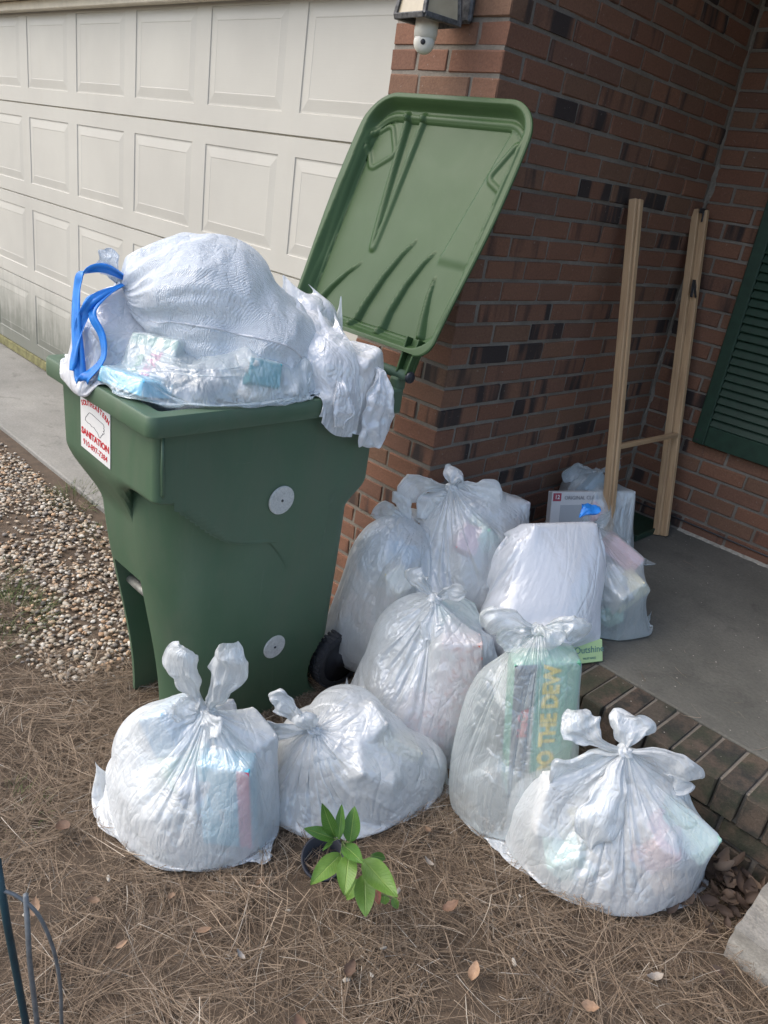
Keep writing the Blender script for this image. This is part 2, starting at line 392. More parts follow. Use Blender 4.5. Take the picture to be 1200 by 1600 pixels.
for k in range(ZLO, ZHI):
    zc = (k + .5) * CZ; even = k % 2 == 0
    # pier front face (bricks lie along X, face at Y=0)
    x = 0.0
    for L in ([.0966, .1932, .122] if even else [.1932, .118, .1035 - .0]):
        if x - L < -.436: L = .436 + x
        if even and x == 0.0: brick(pier, -.0483, .0966, zc, .1932, R(90), W=.0966)
        else: brick(pier, x - L / 2, .045, zc, L)
        x -= L + .01
    # side wall face at X=0
    y = .0 if even else -.0
    if even: y = .1 + .0; seq = [None]
    yy = 0.0; first = .1932 if even else .0916
    yy = first + .01
    while yy < 1.44:
        L = min(.1932, 1.436 - yy)
        if L > .03: brick(sidew, -.045, yy + L / 2, zc, L, R(90))
        yy += L + .01
    xx = .004 if even else .004
    L0 = .1932 if not even else .0916
    while xx < 1.65:
        L = L0; brick(backw, xx + L / 2, 1.442 + .045, zc, L); xx += L + .01; L0 = .1932
link('mortar', mesh_pd('m', *(lambda b: b)(([(-.43, .004, -.36), (-.004, .004, -.36), (-.004, .004, 2.45), (-.43, .004, 2.45), (-.43, .3, -.36), (-.43, .3, 2.45), (-.004, .3, -.36), (-.004, .3, 2.45)], [(0, 1, 2, 3), (4, 0, 3, 5)]))), M['mortar'], pier)
def rough_panel(name, P, ux, uz, nx, nz, nrm, amp, mat, parent):
    V = []; Fc = []
    for j in range(nz + 1):
        for i in range(nx + 1):
            p = Vector(P) + Vector(ux) * (i / nx) + Vector(uz) * (j / nz)
            p += Vector(nrm) * amp * mnoise.noise(p * 40); V.append(p)
    for j in range(nz):
        for i in range(nx): a = j * (nx + 1) + i; Fc.append((a, a + 1, a + nx + 2, a + nx + 1))
    return link(name, mesh_pd(name, V, Fc), mat, parent, smooth=True)
rough_panel('mortar', (-.0043, 0.0045, -.3), (0, 1.445, 0), (0, 0, 2.75), 90, 150, (1, 0, 0), .0018, M['mortar'], sidew)
rough_panel('mortar', (-.02, 1.4468, -.3), (1.7, 0, 0), (0, 0, 2.75), 80, 140, (0, -1, 0), .0022, M['mortar'], backw)
# smeared mortar fillet up the inside corner
V = []; Fc = []
nz = 170
for j in range(nz):
    z = -.01 + 2.35 * j / nz
    w1 = .006 + .022 * max(0, mnoise.noise(Vector((1.3, z * 14, 0)))) + .012 * max(0, mnoise.noise(Vector((4.1, z * 40, 2))))
    w2 = .008 + .030 * max(0, mnoise.noise(Vector((7.7, z * 13, 5)))) + .012 * max(0, mnoise.noise(Vector((9.1, z * 37, 7))))
    b = .004 * mnoise.noise(Vector((z * 30, 2, 3)))
    V += [(-.002, 1.442 - w2, z), (.003, 1.442 - w2 + .004, z), (.006 + b, 1.436 - b, z), (w1 - .003, 1.4405, z), (w1, 1.4445, z)]
for j in range(nz - 1):
    for i in range(4): a = j * 5 + i; Fc.append((a, a + 1, a + 6, a + 5))
link('mortar_smear', mesh_pd('ms', V, Fc), M['mortar'], backw, smooth=False)
# dark flashing slot and pale residue along the foot of the back wall
tube = tube_mesh('flashing', [(x, 1.437 + .0015 * math.sin(x * 9), .046 + .002 * math.sin(x * 5)) for x in np.arange(.01, 1.6, .04)], .0035, 6)
link('flashing', tube, M['ink'], backw)
V = []; Fc = []; xs = np.arange(.3, 1.6, .006)
for i, x in enumerate(xs):
    w = .006 + .012 * max(0, mnoise.noise(Vector((x * 30, 3, 1)))) + .004 * mnoise.noise(Vector((x * 90, 1, 1))); h = .003 + .004 * abs(mnoise.noise(Vector((x * 60, 5, 1))))
    V += [(x, 1.446, h + .006), (x, 1.438, h + .004), (x, 1.436 - w, h), (x, 1.432 - w, .0006)]
for i in range(len(xs) - 1):
    for j in range(3): a = i * 4 + j; Fc.append((a, a + 1, a + 5, a + 4))
link('mortar_droppings', mesh_pd('md', V, Fc), mat_plain('pale_mortar', (.36, .34, .29), .95, 60, .3, .6), backw)

# porch edge: rowlock bricks and a course below
edge = empty('porch_edge', (1.2, 0, -.1), 'dark mossy row of bricks on edge that rims the porch slab', 'brick edging')
x = .045
i = 0
while x < 2.3:
    brick(edge, x, .026, -.046, .1935, R(90), W=.0585, H=.092, mat='edging'); x += CZ; i += 1
x = -.02
while x < 2.3:
    brick(edge, x + .1, .030, -.131, .1932, 0, W=.175, H=.0577, mat='edging'); brick(edge, x, .032, -.199, .1932, 0, W=.175, H=.0577, mat='edging'); x += BL
box_obj('mortar', 0.003, 2.4, -.046, .127, -.27, -.007, M['mortar'], edge, .003)

# porch ceiling and roof eave over the entry
tag(box_obj('porch_ceiling', -.05, 4.0, .10, 2.2, 2.36, 2.50, mat_plain('dark_soffit_board', (.20, .18, .15), .8), None, .004), 'dark soffit over the porch, above the brick walls', 'ceiling')

# ------------------------------------------------------------------ garage door
gd = empty('garage_door', (-3, .277, -.3), 'weathered cream garage door of raised panels, mildewed along its bottom', 'garage door')
PW, SH, ZT = .670, .5439, 1.901
XP = -3.8968                                   # left edge of one column of panels
DX0, DX1 = XP - PW * 3 - .06, -.40
def add_panel(bm, x0, x1, z0, z1, y):
    """moulded frame: outer groove, bevel and raised field"""
    rings = [(0.0, 0.0), (.003, .0042), (.009, .0045), (.050, -.0005), (.052, -.0005), (.055, .0005)]
    prev = None
    for d, dep in rings:
        vs = [bm.verts.new((a, y + dep, b)) for a, b in ((x0 + d, z0 + d), (x1 - d, z0 + d), (x1 - d, z1 - d), (x0 + d, z1 - d))]
        if prev:
            for i in range(4): bm.faces.new((prev[i], prev[(i + 1) % 4], vs[(i + 1) % 4], vs[i]))
        prev = vs
    bm.faces.new(prev)
cols = [XP + PW * i for i in range(-3, 5)]
PWD = .555; 
pm = None
for s in range(4):
    z1 = ZT - SH * s; z0 = z1 - SH + .0012
    if s == 3: z0 = -.225
    zb, zt_ = z0 + .085, z1 - .075
    bm = bmesh.new()
    # section skin with openings for the panels
    xs = [DX0]
    for c in cols: xs += [c, c + PWD]
    xs += [DX1]; zs = [z0 + .004, zb, zt_, z1 - .004]
    vv = {}
    for i, a in enumerate(xs):
        for j, b in enumerate(zs): vv[i, j] = bm.verts.new((a, .277, b))
    for i in range(len(xs) - 1):
        for j in range(3):
            if j == 1 and i % 2 == 1: continue
            bm.faces.new((vv[i, j], vv[i + 1, j], vv[i + 1, j + 1], vv[i, j + 1]))
    # rolled joint edges
    for zz, sg in ((zs[0], -1), (zs[-1], 1)):
        a = [bm.verts.new((x_, .277, zz)) for x_ in (xs[0], xs[-1])]; b = [bm.verts.new((x_, .285, zz + sg * .0025)) for x_ in (xs[0], xs[-1])]
        bm.faces.new((a[0], a[1], b[1], b[0]))
        c_ = [bm.verts.new((x_, .300, zz + sg * .0025)) for x_ in (xs[0], xs[-1])]; bm.faces.new((b[0], b[1], c_[1], c_[0]))
    sec = link('door_section', bm_mesh('door_section', bm), M['door'], gd)
    for c in cols:
        bm = bmesh.new(); add_panel(bm, c, c + PWD, zb, zt_, .277)
        link('raised_panel', bm_mesh('raised_panel', bm), M['door'], sec)
box_obj('bottom_seal', DX0, DX1, .268, .30, -.290, -.226, M['moss'], gd, .006)
box_obj('seal_retainer', DX0, DX1, .262, .285, -.300, -.288, mat_plain('pale_seal_strip', (.42, .40, .33), .7), gd, .003)
box_obj('door_backing', DX0, DX1, .292, .32, -.29, 2.0, M['trim'], gd, .002)
hd = empty('garage_header', (-3, .2, 1.9), 'cream painted trim boards above the garage door', 'trim')
box_obj('trim_board', -7, -.437, .215, .262, 1.838, 1.886, M['trim'], hd, .004)
box_obj('trim_board', -7, -.437, .150, .262, 1.889, 1.98, M['trim'], hd, .004)
box_obj('fascia_board', -7, -.437, .06, .262, 1.984, 2.5, M['trim'], hd, .004)

# ------------------------------------------------------------------ shutter
sh = empty('window_shutter', (.4, 1.41, .41), 'dark green louvred shutter on the back brick wall', 'shutter')
SX0, SX1, SZ0, SZ1 = .252, .66, .408, 1.95
box_obj('stile', SX0, SX0 + .052, 1.404, 1.438, SZ0, SZ1, M['shutter'], sh, .004)
box_obj('stile', SX1 - .052, SX1, 1.404, 1.438, SZ0, SZ1, M['shutter'], sh, .004)
box_obj('bottom_rail', SX0 + .0525, SX1 - .0525, 1.406, 1.436, SZ0 + .001, SZ0 + .085, M['shutter'], sh, .003)
box_obj('top_rail', SX0 + .0525, SX1 - .0525, 1.406, 1.436, SZ1 - .09, SZ1, M['shutter'], sh, .003)
box_obj('middle_rail', SX0 + .0525, SX1 - .0525, 1.406, 1.436, 1.26, 1.34, M['shutter'], sh, .003)
box_obj('shutter_back', SX0 + .05, SX1 - .05, 1.432, 1.437, SZ0 + .08, SZ1 - .08, M['shutter'], sh, 0)
bm = bmesh.new(); add_box(bm, -(SX1 - SX0) / 2 + .053, (SX1 - SX0) / 2 - .053, -.003, .003, -.021, .021, .0015); slat = bm_mesh('slat', bm); slat.materials.append(M['shutter'])
z = SZ0 + .105
while z < SZ1 - .1:
    if not (1.245 < z < 1.355):
        o = bpy.data.objects.new('slat', slat); COL.objects.link(o); o.parent = sh
        o.location = Vector(((SX0 + SX1) / 2, 1.417, z)) - Vector(sh.location); o.rotation_euler = (R(-32), 0, 0)
    z += .0335
for x_, z_ in ((SX0 + .022, .47), (SX0 + .02, .425)):
    link('screw', tube_mesh('screw', [(x_, 1.402, z_), (x_, 1.4045, z_)], .005, 8), M['ink'], sh)

# ------------------------------------------------------------------ porch wooden stand
def beam(name, a, b, w, d, mat, parent, side=None, bev=.004):
    a, b = Vector(a), Vector(b); t = (b - a); L = t.length; t.normalize()
    s = Vector(side) if side else Vector((0, 1, 0)); s = (s - t * s.dot(t)).normalized(); q = t.cross(s)
    Mx = Matrix(((s.x, q.x, t.x, a.x), (s.y, q.y, t.y, a.y), (s.z, q.z, t.z, a.z), (0, 0, 0, 1)))
    bm = bmesh.new(); add_box(bm, -w / 2, w / 2, -d / 2, d / 2, 0, L, bev, None, 2)
    o = link(name, bm_mesh(name, bm), mat, None); 
    if parent is not None:
        o.parent = parent; o.matrix_parent_inverse = Matrix.Translation(-Vector(parent.location))
    o.matrix_local = Mx if parent is None else o.matrix_local
    o.matrix_basis = Mx
    return o
st = empty('wooden_stand', (.3, 1.1, 0), 'folded bare wood stand with paired legs leaning in the porch corner', 'stand')
TL, BLg = Vector((.032, .818, 1.315)), Vector((.330, .735, .004))
TR, BR = Vector((.022, 1.380, 1.320)), Vector((.298, 1.285, .004))
beam('leg', BLg + Vector((0, -.011, 0)), TL + Vector((0, -.011, 0)), .016, .030, M['wood'], st)
beam('leg', BLg + Vector((.005, .013, 0)), TL + Vector((.005, .013, 0)), .026, .032, M['wood'], st)
beam('leg', BR + Vector((-.018, -.018, .0)), TR + Vector((-.018, -.018, 0)), .018, .030, M['wood'], st)
beam('leg', BR + Vector((.006, .006, 0)), TR + Vector((.006, .006, 0)), .024, .034, M['wood'], st)
def lerpv(a, b, t): return a + (b - a) * t
beam('crossbar', lerpv(BLg, TL, .35) + Vector((.012, .012, 0)), lerpv(BR, TR, .33) + Vector((.012, .0, .0)), .020, .018, M['wood'], st, side=(0, 0, 1))
hp = lerpv(BR, TR, .80) + Vector((.012, -.022, 0)); 
beam('hinge_plate', lerpv(BR, TR, .75) + Vector((.014, -.034, 0)), hp, .018, .004, M['hinge'], st)
beam('hinge_plate', lerpv(BR, TR, .75) + Vector((.022, -.006, 0)), hp + Vector((.002, 0, 0)), .018, .004, M['hinge'], st)
beam('top_bracket', TR + Vector((.012, -.044, -.004)), TR + Vector((.012, .020, -.004)), .020, .004, M['hinge'], st, side=(0, 0, 1))
beam('top_bracket', TR + Vector((.020, -.020, -.045)), TR + Vector((.016, -.020, .0)), .009, .004, M['hinge'], st)
beam('top_bracket', TR + Vector((.026, .004, -.045)), TR + Vector((.022, .004, .0)), .009, .004, M['hinge'], st)
# dark green boot tray in the corner
tr = empty('boot_tray', (.15, 1.3, 0), 'dark green shallow tray with dead leaves in the porch corner', 'tray')
bm = bmesh.new(); add_box(bm, .02, .27, 1.10, 1.41, .002, .008, .001); add_box(bm, .262, .272, 1.10, 1.41, .0085, .03, .002); add_box(bm, .02, .26, 1.095, 1.105, .0085, .03, .002)
link('tray_body', bm_mesh('tray', bm), M['shutter'], tr)

# ------------------------------------------------------------------ lantern with camera bulb
la = empty('wall_lantern', (-.16, 0, 1.75), 'tapered grey metal wall lantern on the brick pier, holding a camera bulb', 'lantern')
LC = Vector((-.170, -.135, 1.662))             # centre of the bottom frame
def quad_bar(name, a, b, w, parent, mat): return beam(name, a, b, w, w, mat, parent, side=(1, .2, .1), bev=.002)
rb, rt = .062, .045; hh = .20
ang = R(38)
def cor(r, z, k):
    A = ang + R(90) * k; return LC + Vector((math.cos(A) * r * 1.414, math.sin(A) * r * 1.414, z))
rt = .040
for k in range(4):
    quad_bar('corner_bar', cor(rb, 0, k), cor(rt, hh, k), .011, la, M['metal_dark'])
    quad_bar('bottom_bar', cor(rb, 0, k), cor(rb, 0, (k + 1) % 4), .014, la, M['metal_dark'])
    quad_bar('top_bar', cor(rt, hh, k), cor(rt, hh, (k + 1) % 4), .014, la, M['metal_dark'])
    V = [cor(rb - .003, .006, k), cor(rb - .003, .006, (k + 1) % 4), cor(rt - .003, hh, (k + 1) % 4), cor(rt - .003, hh, k)]
    V2 = [v_ + (LC + Vector((0, 0, v_.z - LC.z)) - v_).normalized() * .003 for v_ in V]
    link('glass_pane', mesh_pd('gp', V + V2, [(0, 1, 2, 3), (7, 6, 5, 4), (0, 4, 5, 1), (1, 5, 6, 2), (2, 6, 7, 3), (3, 7, 4, 0)]), M['frost'], la)
quad_bar('wall_arm', LC + Vector((0, .02, .17)), LC + Vector((.0, .132, .10)), .018, la, M['metal_dark'])
box_obj('wall_plate', -.215, -.125, -.02, -.001, 1.68, 1.84, M['metal_dark'], la, .006)
cbn = empty('camera_bulb', tuple(LC), 'white bulb shaped security camera hanging under the wall lantern', 'security camera')
def lathe(name, prof, c, mat, parent, n=28, axis=None, smooth=True):
    V = []; Fc = []
    ax = Vector(axis).normalized() if axis else Vector((0, 0, 1)); q = ax.to_track_quat('Z', 'Y')
    for r_, z_ in prof:
        for j in range(n):
            A = 2 * math.pi * j / n; V.append(Vector(c) + q @ Vector((r_ * math.cos(A), r_ * math.sin(A), z_)))
    for i in range(len(prof) - 1):
        for j in range(n): Fc.append((i * n + j, i * n + (j + 1) % n, (i + 1) * n + (j + 1) % n, (i + 1) * n + j))
    me = mesh_pd(name, V, Fc); bm = bmesh.new(); bm.from_mesh(me); bmesh.ops.remove_doubles(bm, verts=bm.verts, dist=1e-5); bmesh.ops.recalc_face_normals(bm, faces=bm.faces); bm.to_mesh(me); bm.free()
    return link(name, me, mat, parent, smooth)
CB = LC + Vector((.0, 0, -.028))
lathe('camera_neck', [(.0, .05), (.026, .05), (.031, .03), (.032, 0.0), (.030, -.016), (.0, -.018)], CB, M['camwhite'], cbn)
fc = (CAM - CB); fdir = Vector((.55, -.75, -.15)).normalized()
lathe('camera_head', [(.0, -.028), (.012, -.026), (.022, -.018), (.0275, -.006), (.029, .006), (.026, .018), (.018, .026), (.010, .0285), (0, .029)], CB + Vector((0, 0, -.024)), M['camwhite'], cbn, axis=fdir)
lathe('lens', [(0, .0315), (.005, .0315), (.0068, .030), (.0068, .024), (0, .024)], CB + Vector((0, 0, -.022)) , M['ink'], cbn, axis=fdir)

# ------------------------------------------------------------------ wheeled bin
GB = -.305
binr = empty('wheeled_bin', (-.155, -.7, GB), 'overfilled dark green wheeled rubbish bin with its lid thrown open', 'bin')
def corner(cx, cy, rx, ry, a0, a1, n):
    return [(cx + rx * math.cos(a0 + (a1 - a0) * i / n), cy + ry * math.sin(a0 + (a1 - a0) * i / n)) for i in range(n + 1)]
REC = (-.290, -.145)
fr_t = sorted(set([0, .06, .12, .2, .3, .42, .5, .6, .7, .8, .9, 1.0]))
def section(Xn, Xf, Yf, Yr, rnx, rny, rfx, rr, flat=None):
    """perimeter points, always the same count: front (far->near), near corner, near side, rear"""
    pts = []
    a, b = Xf + rfx, Xn - rnx
    a = min(a, REC[0] - .012); b = max(b, REC[1] + .012)
    fx = list(np.linspace(a, REC[0] - .0025, 4)) + [REC[0] + .0025] + list(np.linspace(REC[0] + .02, REC[1] - .02, 4)) + [REC[1] - .0025] + list(np.linspace(REC[1] + .0025, b, 8))
    pts += [(x_, Yf) for x_ in fx]
    pts += corner(b, Yf + rny, Xn - b, rny, -math.pi / 2, 0, 14)[1:]
    ys_ = np.linspace(Yf + rny, Yr - rr, 46)[1:]; pts += [(Xn, y_) for y_ in ys_]
    pts += corner(Xn - rr, Yr - rr, rr, rr, 0, math.pi / 2, 8)[1:]
    pts += [(x_, Yr) for x_ in np.linspace(Xn - rr, Xf + rr, 12)[1:]]
    pts += corner(Xf + rr, Yr - rr, rr, rr, math.pi / 2, math.pi, 8)[1:]
    pts += [(Xf, y_) for y_ in np.linspace(Yr - rr, Yf + rny, 24)[1:]]
    pts += corner(a, Yf + rny, a - Xf, rny, math.pi, 1.5 * math.pi, 12)[1:-1]
    return np.array(pts)
ZR = .728
zs = list(np.linspace(.700, .18, 124)) + [.176, .170] + list(np.linspace(.16, GB + .004, 44)) + [GB]
WC = (-.335, -.195)
rows = []
for z_ in zs:
    tz = (.70 - z_) / 1.0
    XnU, XfU = .088 - .016 * (.70 - z_), -.402 + .016 * (.70 - z_)
    up = section(XnU, XfU, -1.052 + .03 * (.70 - z_), -.372, .020, .020, .02, .02)
    Yl = -.985 + .10 * smooth01((.45 - z_) / .75)
    nb = .035 * smooth01((.50 - z_) / .8)
    lo = section(.083 - nb - .014, -.385 + nb, Yl, -.405 + .03 * (.4 - z_), .21, .25, .10, .05)
    P = up.copy()
    for i in range(len(up)):
        x_, y_ = up[i]
        zs_ = .515 if y_ < -1.0 else .515 - .155 * float(smooth01((y_ + 1.05) / .25)) ** .8
        wd = .055 + .11 * float(smooth01((.0 - x_) / .14)) * float(smooth01((-.97 - y_) / .06))
        if y_ > -.80: zs_ = .50; wd = .30
        if y_ > -.50: zs_ = .47; wd = .10
        t_ = float(smooth01((zs_ - z_) / wd)); P[i] = up[i] * (1 - t_) + lo[i] * t_
    for i in range(len(P)):
        x_, y_ = P[i]
        if z_ < .173 - .0 and REC[0] < x_ < REC[1] and y_ < -.80: P[i, 1] += .12
        d_ = math.hypot(y_ - WC[0], z_ - WC[1])
        if x_ > -.02 and y_ > -.55 and d_ < .132 : P[i, 0] -= .075 * float(smooth01((.132 - d_) / .010))
    rows.append(P)
n = len(rows[0]); V = [(q[0], q[1], z_) for P, z_ in zip(rows, zs) for q in P]; Fc = []
for j in range(len(zs) - 1):
    for i in range(n): Fc.append((j * n + i, (j + 1) * n + i, (j + 1) * n + (i + 1) % n, j * n + (i + 1) % n))
Fc.append(tuple((len(zs) - 1) * n + i for i in range(n)))
body = link('body', mesh_pd('body', V, Fc), M['bin'], binr, smooth=True)
sm = body.modifiers.new('w', 'SOLIDIFY'); sm.thickness = .004; sm.offset = -1
body.data.set_sharp_from_angle(angle=R(38)) if hasattr(body.data, 'set_sharp_from_angle') else None
# rim: rolled lip
def ring_section(Xn, Xf, Yf, Yr, r, n_=8):
    return (corner(Xn - r, Yf + r, r, r, -math.pi / 2, 0, n_) + corner(Xn - r, Yr - r, r, r, 0, math.pi / 2, n_) + corner(Xf + r, Yr - r, r, r, math.pi / 2, math.pi, n_) + corner(Xf + r, Yf + r, r, r, math.pi, 1.5 * math.pi, n_))
prof = [(-.048, -.030), (-.046, -.002), (-.040, 0.0), (-.006, .002), (0, .002), (.003, -.003), (.004, -.040), (.002, -.045), (-.002, -.045), (-.004, -.012), (-.030, -.012), (-.033, -.030)]
V = []; Fc = []
for d, dz in prof:
    for q in ring_section(.112 + d, -.425 - d, -1.079 - d, -.352 + d, .022 + max(-.01, d * .5)): V.append((q[0], q[1], ZR + dz))
n = len(V) // len(prof)
for j in range(len(prof)):
    for i in range(n): j2 = (j + 1) % len(prof); Fc.append((j * n + i, j * n + (i + 1) % n, j2 * n + (i + 1) % n, j2 * n + i))
me = mesh_pd('rim', V, Fc); bm = bmesh.new(); bm.from_mesh(me); bmesh.ops.recalc_face_normals(bm, faces=bm.faces); bm.to_mesh(me); bm.free()
rim = link('rim', me, M['bin'], binr, smooth=True); me.set_sharp_from_angle(angle=R(40))
# corner bead near the front, vertical
bead = [(.091, -1.036, .685), (.0895, -1.034, .60), (.088, -1.031, .535), (.085, -1.027, .525)]
link('corner_bead', tube_mesh('bead', bead, [.0035, .0045, .004, .001], 10), M['bin'], binr, smooth=True)
# shallow moulded side rib
bm = bmesh.new(); add_box(bm, .058, .0715, -.775, -.545, .06, .33, .006, None, 3)
# hinge mounts at the rear, handle bar
for xx in (.094, -.400):
    box_obj('handle_mount', xx - .030, xx + .012, -.372, -.300, .660, .735, M['bin'], binr, .008, seg=2)
    box_obj('handle_mount', xx - .026, xx + .008, -.330, -.292, .725, .765, M['bin'], binr, .008, seg=2)
link('handle_bar', tube_mesh('hb', [(-.43, -.312, .772), (.128, -.312, .772)], .0145, 18), M['bin'], binr, smooth=True)
lathe('handle_cap', [(0, 0), (.016, 0), (.0165, .006), (.014, .010), (0, .011)], (.126, -.312, .772), M['blackplastic'], binr, axis=(1, 0, 0))
# lift bar
link('lift_bar', tube_mesh('lb', [(-.312, -.905, .098), (-.125, -.905, .098)], .0135, 16), M['steel'], binr, smooth=True)
# wheels
def wheel(xc):
    w = lathe('wheel', [(.030, -.020), (.076, -.018), (.080, -.010), (.080, .010), (.076, .018), (.030, .012), (.026, .024), (0, .026)], (xc, WC[0], WC[1]), M['blackplastic'], binr, axis=(1, 0, 0), n=40)
    ty = lathe('tyre', [(.078, -.022), (.094, -.024), (.102, -.018), (.104, 0), (.102, .018), (.094, .024), (.078, .022)], (xc, WC[0], WC[1]), M['rubber'], None, axis=(1, 0, 0), n=56)
    ty.parent = w; 
    bm = bmesh.new()
    for k in range(44):
        A = 2 * math.pi * k / 44
        for sx in (-1, 1):
            Mx = Matrix.Translation((xc + sx * .012, WC[0], WC[1])) @ Matrix.Rotation(A + sx * .04, 4, 'X')
            add_box(bm, -.0105, .0105, -.0045, .0045, .099, .1052, .001, Mx)
    tr_ = link('tread', bm_mesh('tread', bm), M['rubber'], None); tr_.parent = w
    w.matrix_parent_inverse = Matrix.Translation(-Vector(binr.location))
    return w
wheel(.030); wheel(-.345)
link('axle', tube_mesh('axle', [(-.34, WC[0], WC[1]), (.02, WC[0], WC[1])], .010, 12), M['steel'], binr)
# white discs on the near side
def disc(yc, zc, r_, crack):
    xs_ = .0855 if zc > .3 else .083 - .035 * float(smooth01((.50 - zc) / .8)) - .014
    d = lathe('white_disc', [(0, -.001), (r_, -.001), (r_, .003), (r_ - .002, .0045), (0, .0045)], (xs_ + .0005, yc, zc), M['disc'], binr, axis=(1, 0, -.03), n=36, smooth=False)
    s = lathe('rivet', [(0, .004), (.004, .0044), (.0035, .007), (0, .0075)], (xs_, yc, zc), M['hinge'], None, axis=(1, 0, -.03), n=10); s.parent = d
disc(-.684, .457, .040, 0); disc(-.622, -.045, .038, 1)

# sticker
skr = box_obj('sticker', -.079, .079, -.0004, .0004, -.077, .075, M['white'], binr, 0)
SY = lambda z_: -1.052 + .03 * (.70 - z_)
skm = Matrix.Translation((-.205, SY(.601) - .0016, .601)) @ Matrix.Rotation(R(1.7), 4, 'X') @ Matrix.Rotation(R(3), 4, 'Y')
skr.matrix_basis = skm
def on_sticker(me, mat, x_, z_, rot=0.0, name='lettering', sx=1.0):
    o = link(name, me, mat, None); o.parent = skr
    o.matrix_basis = Matrix.Translation((x_, -.0007, z_)) @ Matrix.Rotation(R(90), 4, 'X') @ Matrix.Rotation(rot, 4, 'Z') @ Matrix.Diagonal((sx, 1, 1, 1)); return o
word = 'SOUTHEASTERN'; adv = [len(c) for c in word]
for i, ch in enumerate(word):
    u = (i - (len(word) - 1) / 2) / ((len(word) - 1) / 2); A = u * R(21); rad = .190
    on_sticker(text_mesh(ch, .0185, .0003, bold=.0006), M['red'], math.sin(A) * rad, .056 - rad * (1 - math.cos(A)) , -A, sx=.92)
on_sticker(text_mesh('SANITATION', .0235, .0003, bold=.0010), M['red'], 0, -.030, sx=1.08)
on_sticker(text_mesh('910-897-7384', .0215, .0003, bold=.0003), M['red'], 0, -.058, sx=1.08)
nc = [(-.052, -.004), (-.050, .004), (-.044, .008), (-.040, .012), (-.030, .020), (-.020, .021), (.046, .017), (.049, .012), (.046, .009), (.051, .006), (.048, .003), (.044, .003), (.049, -.001), (.046, -.005), (.041, -.004), (.040, -.008), (.034, -.011), (.030, -.017), (.024, -.020), (.014, -.012), (.001, -.009), (-.004, -.006), (-.018, -.008), (-.026, -.005), (-.038, -.006), (-.052, -.004)]
o = link('state_outline', tube_mesh('nc', [(a * 1.0, b * 1.15 + .008, 0) for a, b in nc], .0006, 6), M['ink'], None); o.parent = skr; o.matrix_basis = Matrix.Translation((0, -.0007, 0)) @ Matrix.Rotation(R(90), 4, 'X')

# lid: a moulded sheet, seen from beneath
LA = R(67.9)
LO = Vector((-.122, -.311, .834)); LU = Vector((1, 0, 0)); LV = Vector((0, math.cos(LA), math.sin(LA))); LN = LU.cross(LV)   # LN = faces the viewer when negated
if LN.y > 0: LN = -LN
LL = .712
def lid_hw(v):
    w = .300 + .026 * float(smooth01(v / .45)) - .012 * float(smooth01((v - .5) / .3))
    rt_, rb_ = .105, .05
    if v > LL - rt_: d = v - (LL - rt_); w = w - rt_ + math.sqrt(max(0, rt_ * rt_ - d * d)) * 1.0
    if v < rb_: d = rb_ - v; w = w - rb_ + math.sqrt(max(0, rb_ * rb_ - d * d))
    return w
NU, NV = 190, 230
vv_ = LL * (0.5 - 0.5 * np.cos(np.linspace(0, math.pi, NV)))
tt_ = np.sin(np.linspace(-math.pi / 2, math.pi / 2, NU)); tt_ = .5 * tt_ + .5 * np.linspace(-1, 1, NU)
hw = np.array([max(.002, lid_hw(v)) for v in vv_])
U = tt_[None, :] * hw[:, None]; Vv = np.repeat(vv_[:, None], NU, 1)
def seg_d(U, Vv, a, b):
    ax, ay = a; bx, by = b; dx, dy = bx - ax, by - ay
    t_ = np.clip(((U - ax) * dx + (Vv - ay) * dy) / (dx * dx + dy * dy), 0, 1)
    return np.hypot(U - ax - t_ * dx, Vv - ay - t_ * dy), t_
def box_sdf(u, v, cx, cy, hx, hy, r):
    qx = np.abs(u - cx) - hx + r; qy = np.abs(v - cy) - hy + r
    return np.hypot(np.maximum(qx, 0), np.maximum(qy, 0)) + np.minimum(np.maximum(qx, qy), 0) - r
# height towards the viewer (+). rim skirt stands proud, field is sunk
dB = -box_sdf(U, Vv, 0, LL / 2, .312, LL / 2, .10)                # distance inside the outline
dB = np.minimum(dB, (hw[:, None] - np.abs(U)))
H = .034 * (1 - smooth01((dB - .004) / .030))                      # skirt rolls towards the viewer
H = np.where(dB < .010, .034, H)
inner = -box_sdf(U, Vv, .005, .345, .272 + .012 * smooth01(Vv / .5), .305, .075)
H -= .007 * smooth01((inner + .001) / .003)                        # thin step that outlines the field
H += .005 * np.exp(-((inner + .012) / .006) ** 2)
dg_, tg = seg_d(U, Vv, (-.140, .680), (-.098, .265))
gw = .030 * (1 - tg) ** .8 + .004
H += smooth01((dB - .03) / .03) * np.where(Vv > .25, .016 * (1 - tg * .5) * (np.exp(-((dg_ - gw) / .008) ** 2)) - .006 * (1 - tg) * smooth01((gw - dg_) / .01), 0)
for (cx, cy, hx, hy, rot) in ((-.235, .565, .048, .055, .62), (.285, .545, .046, .060, -.45)):
    c_, s_ = math.cos(rot), math.sin(rot); a_ = (U - cx) * c_ + (Vv - cy) * s_; b_ = -(U - cx) * s_ + (Vv - cy) * c_
    d_ = box_sdf(a_, b_, 0, 0, hx, hy, .02)
    H += .007 * np.exp(-(d_ / .006) ** 2) * (inner > -.01)
def ribf(pts, w, h):
    global H
    best = np.full(U.shape, 9.0); T = np.zeros(U.shape)
    for k in range(len(pts) - 1):
        d_, t_ = seg_d(U, Vv, pts[k], pts[k + 1]); T = np.where(d_ < best, (k + t_) / (len(pts) - 1), T); best = np.minimum(best, d_)
    ww = w * (1 - T) ** .7 + .0015
    H = H + h * np.clip(1 - (best / ww), 0, 1) * (1 - T * .6)
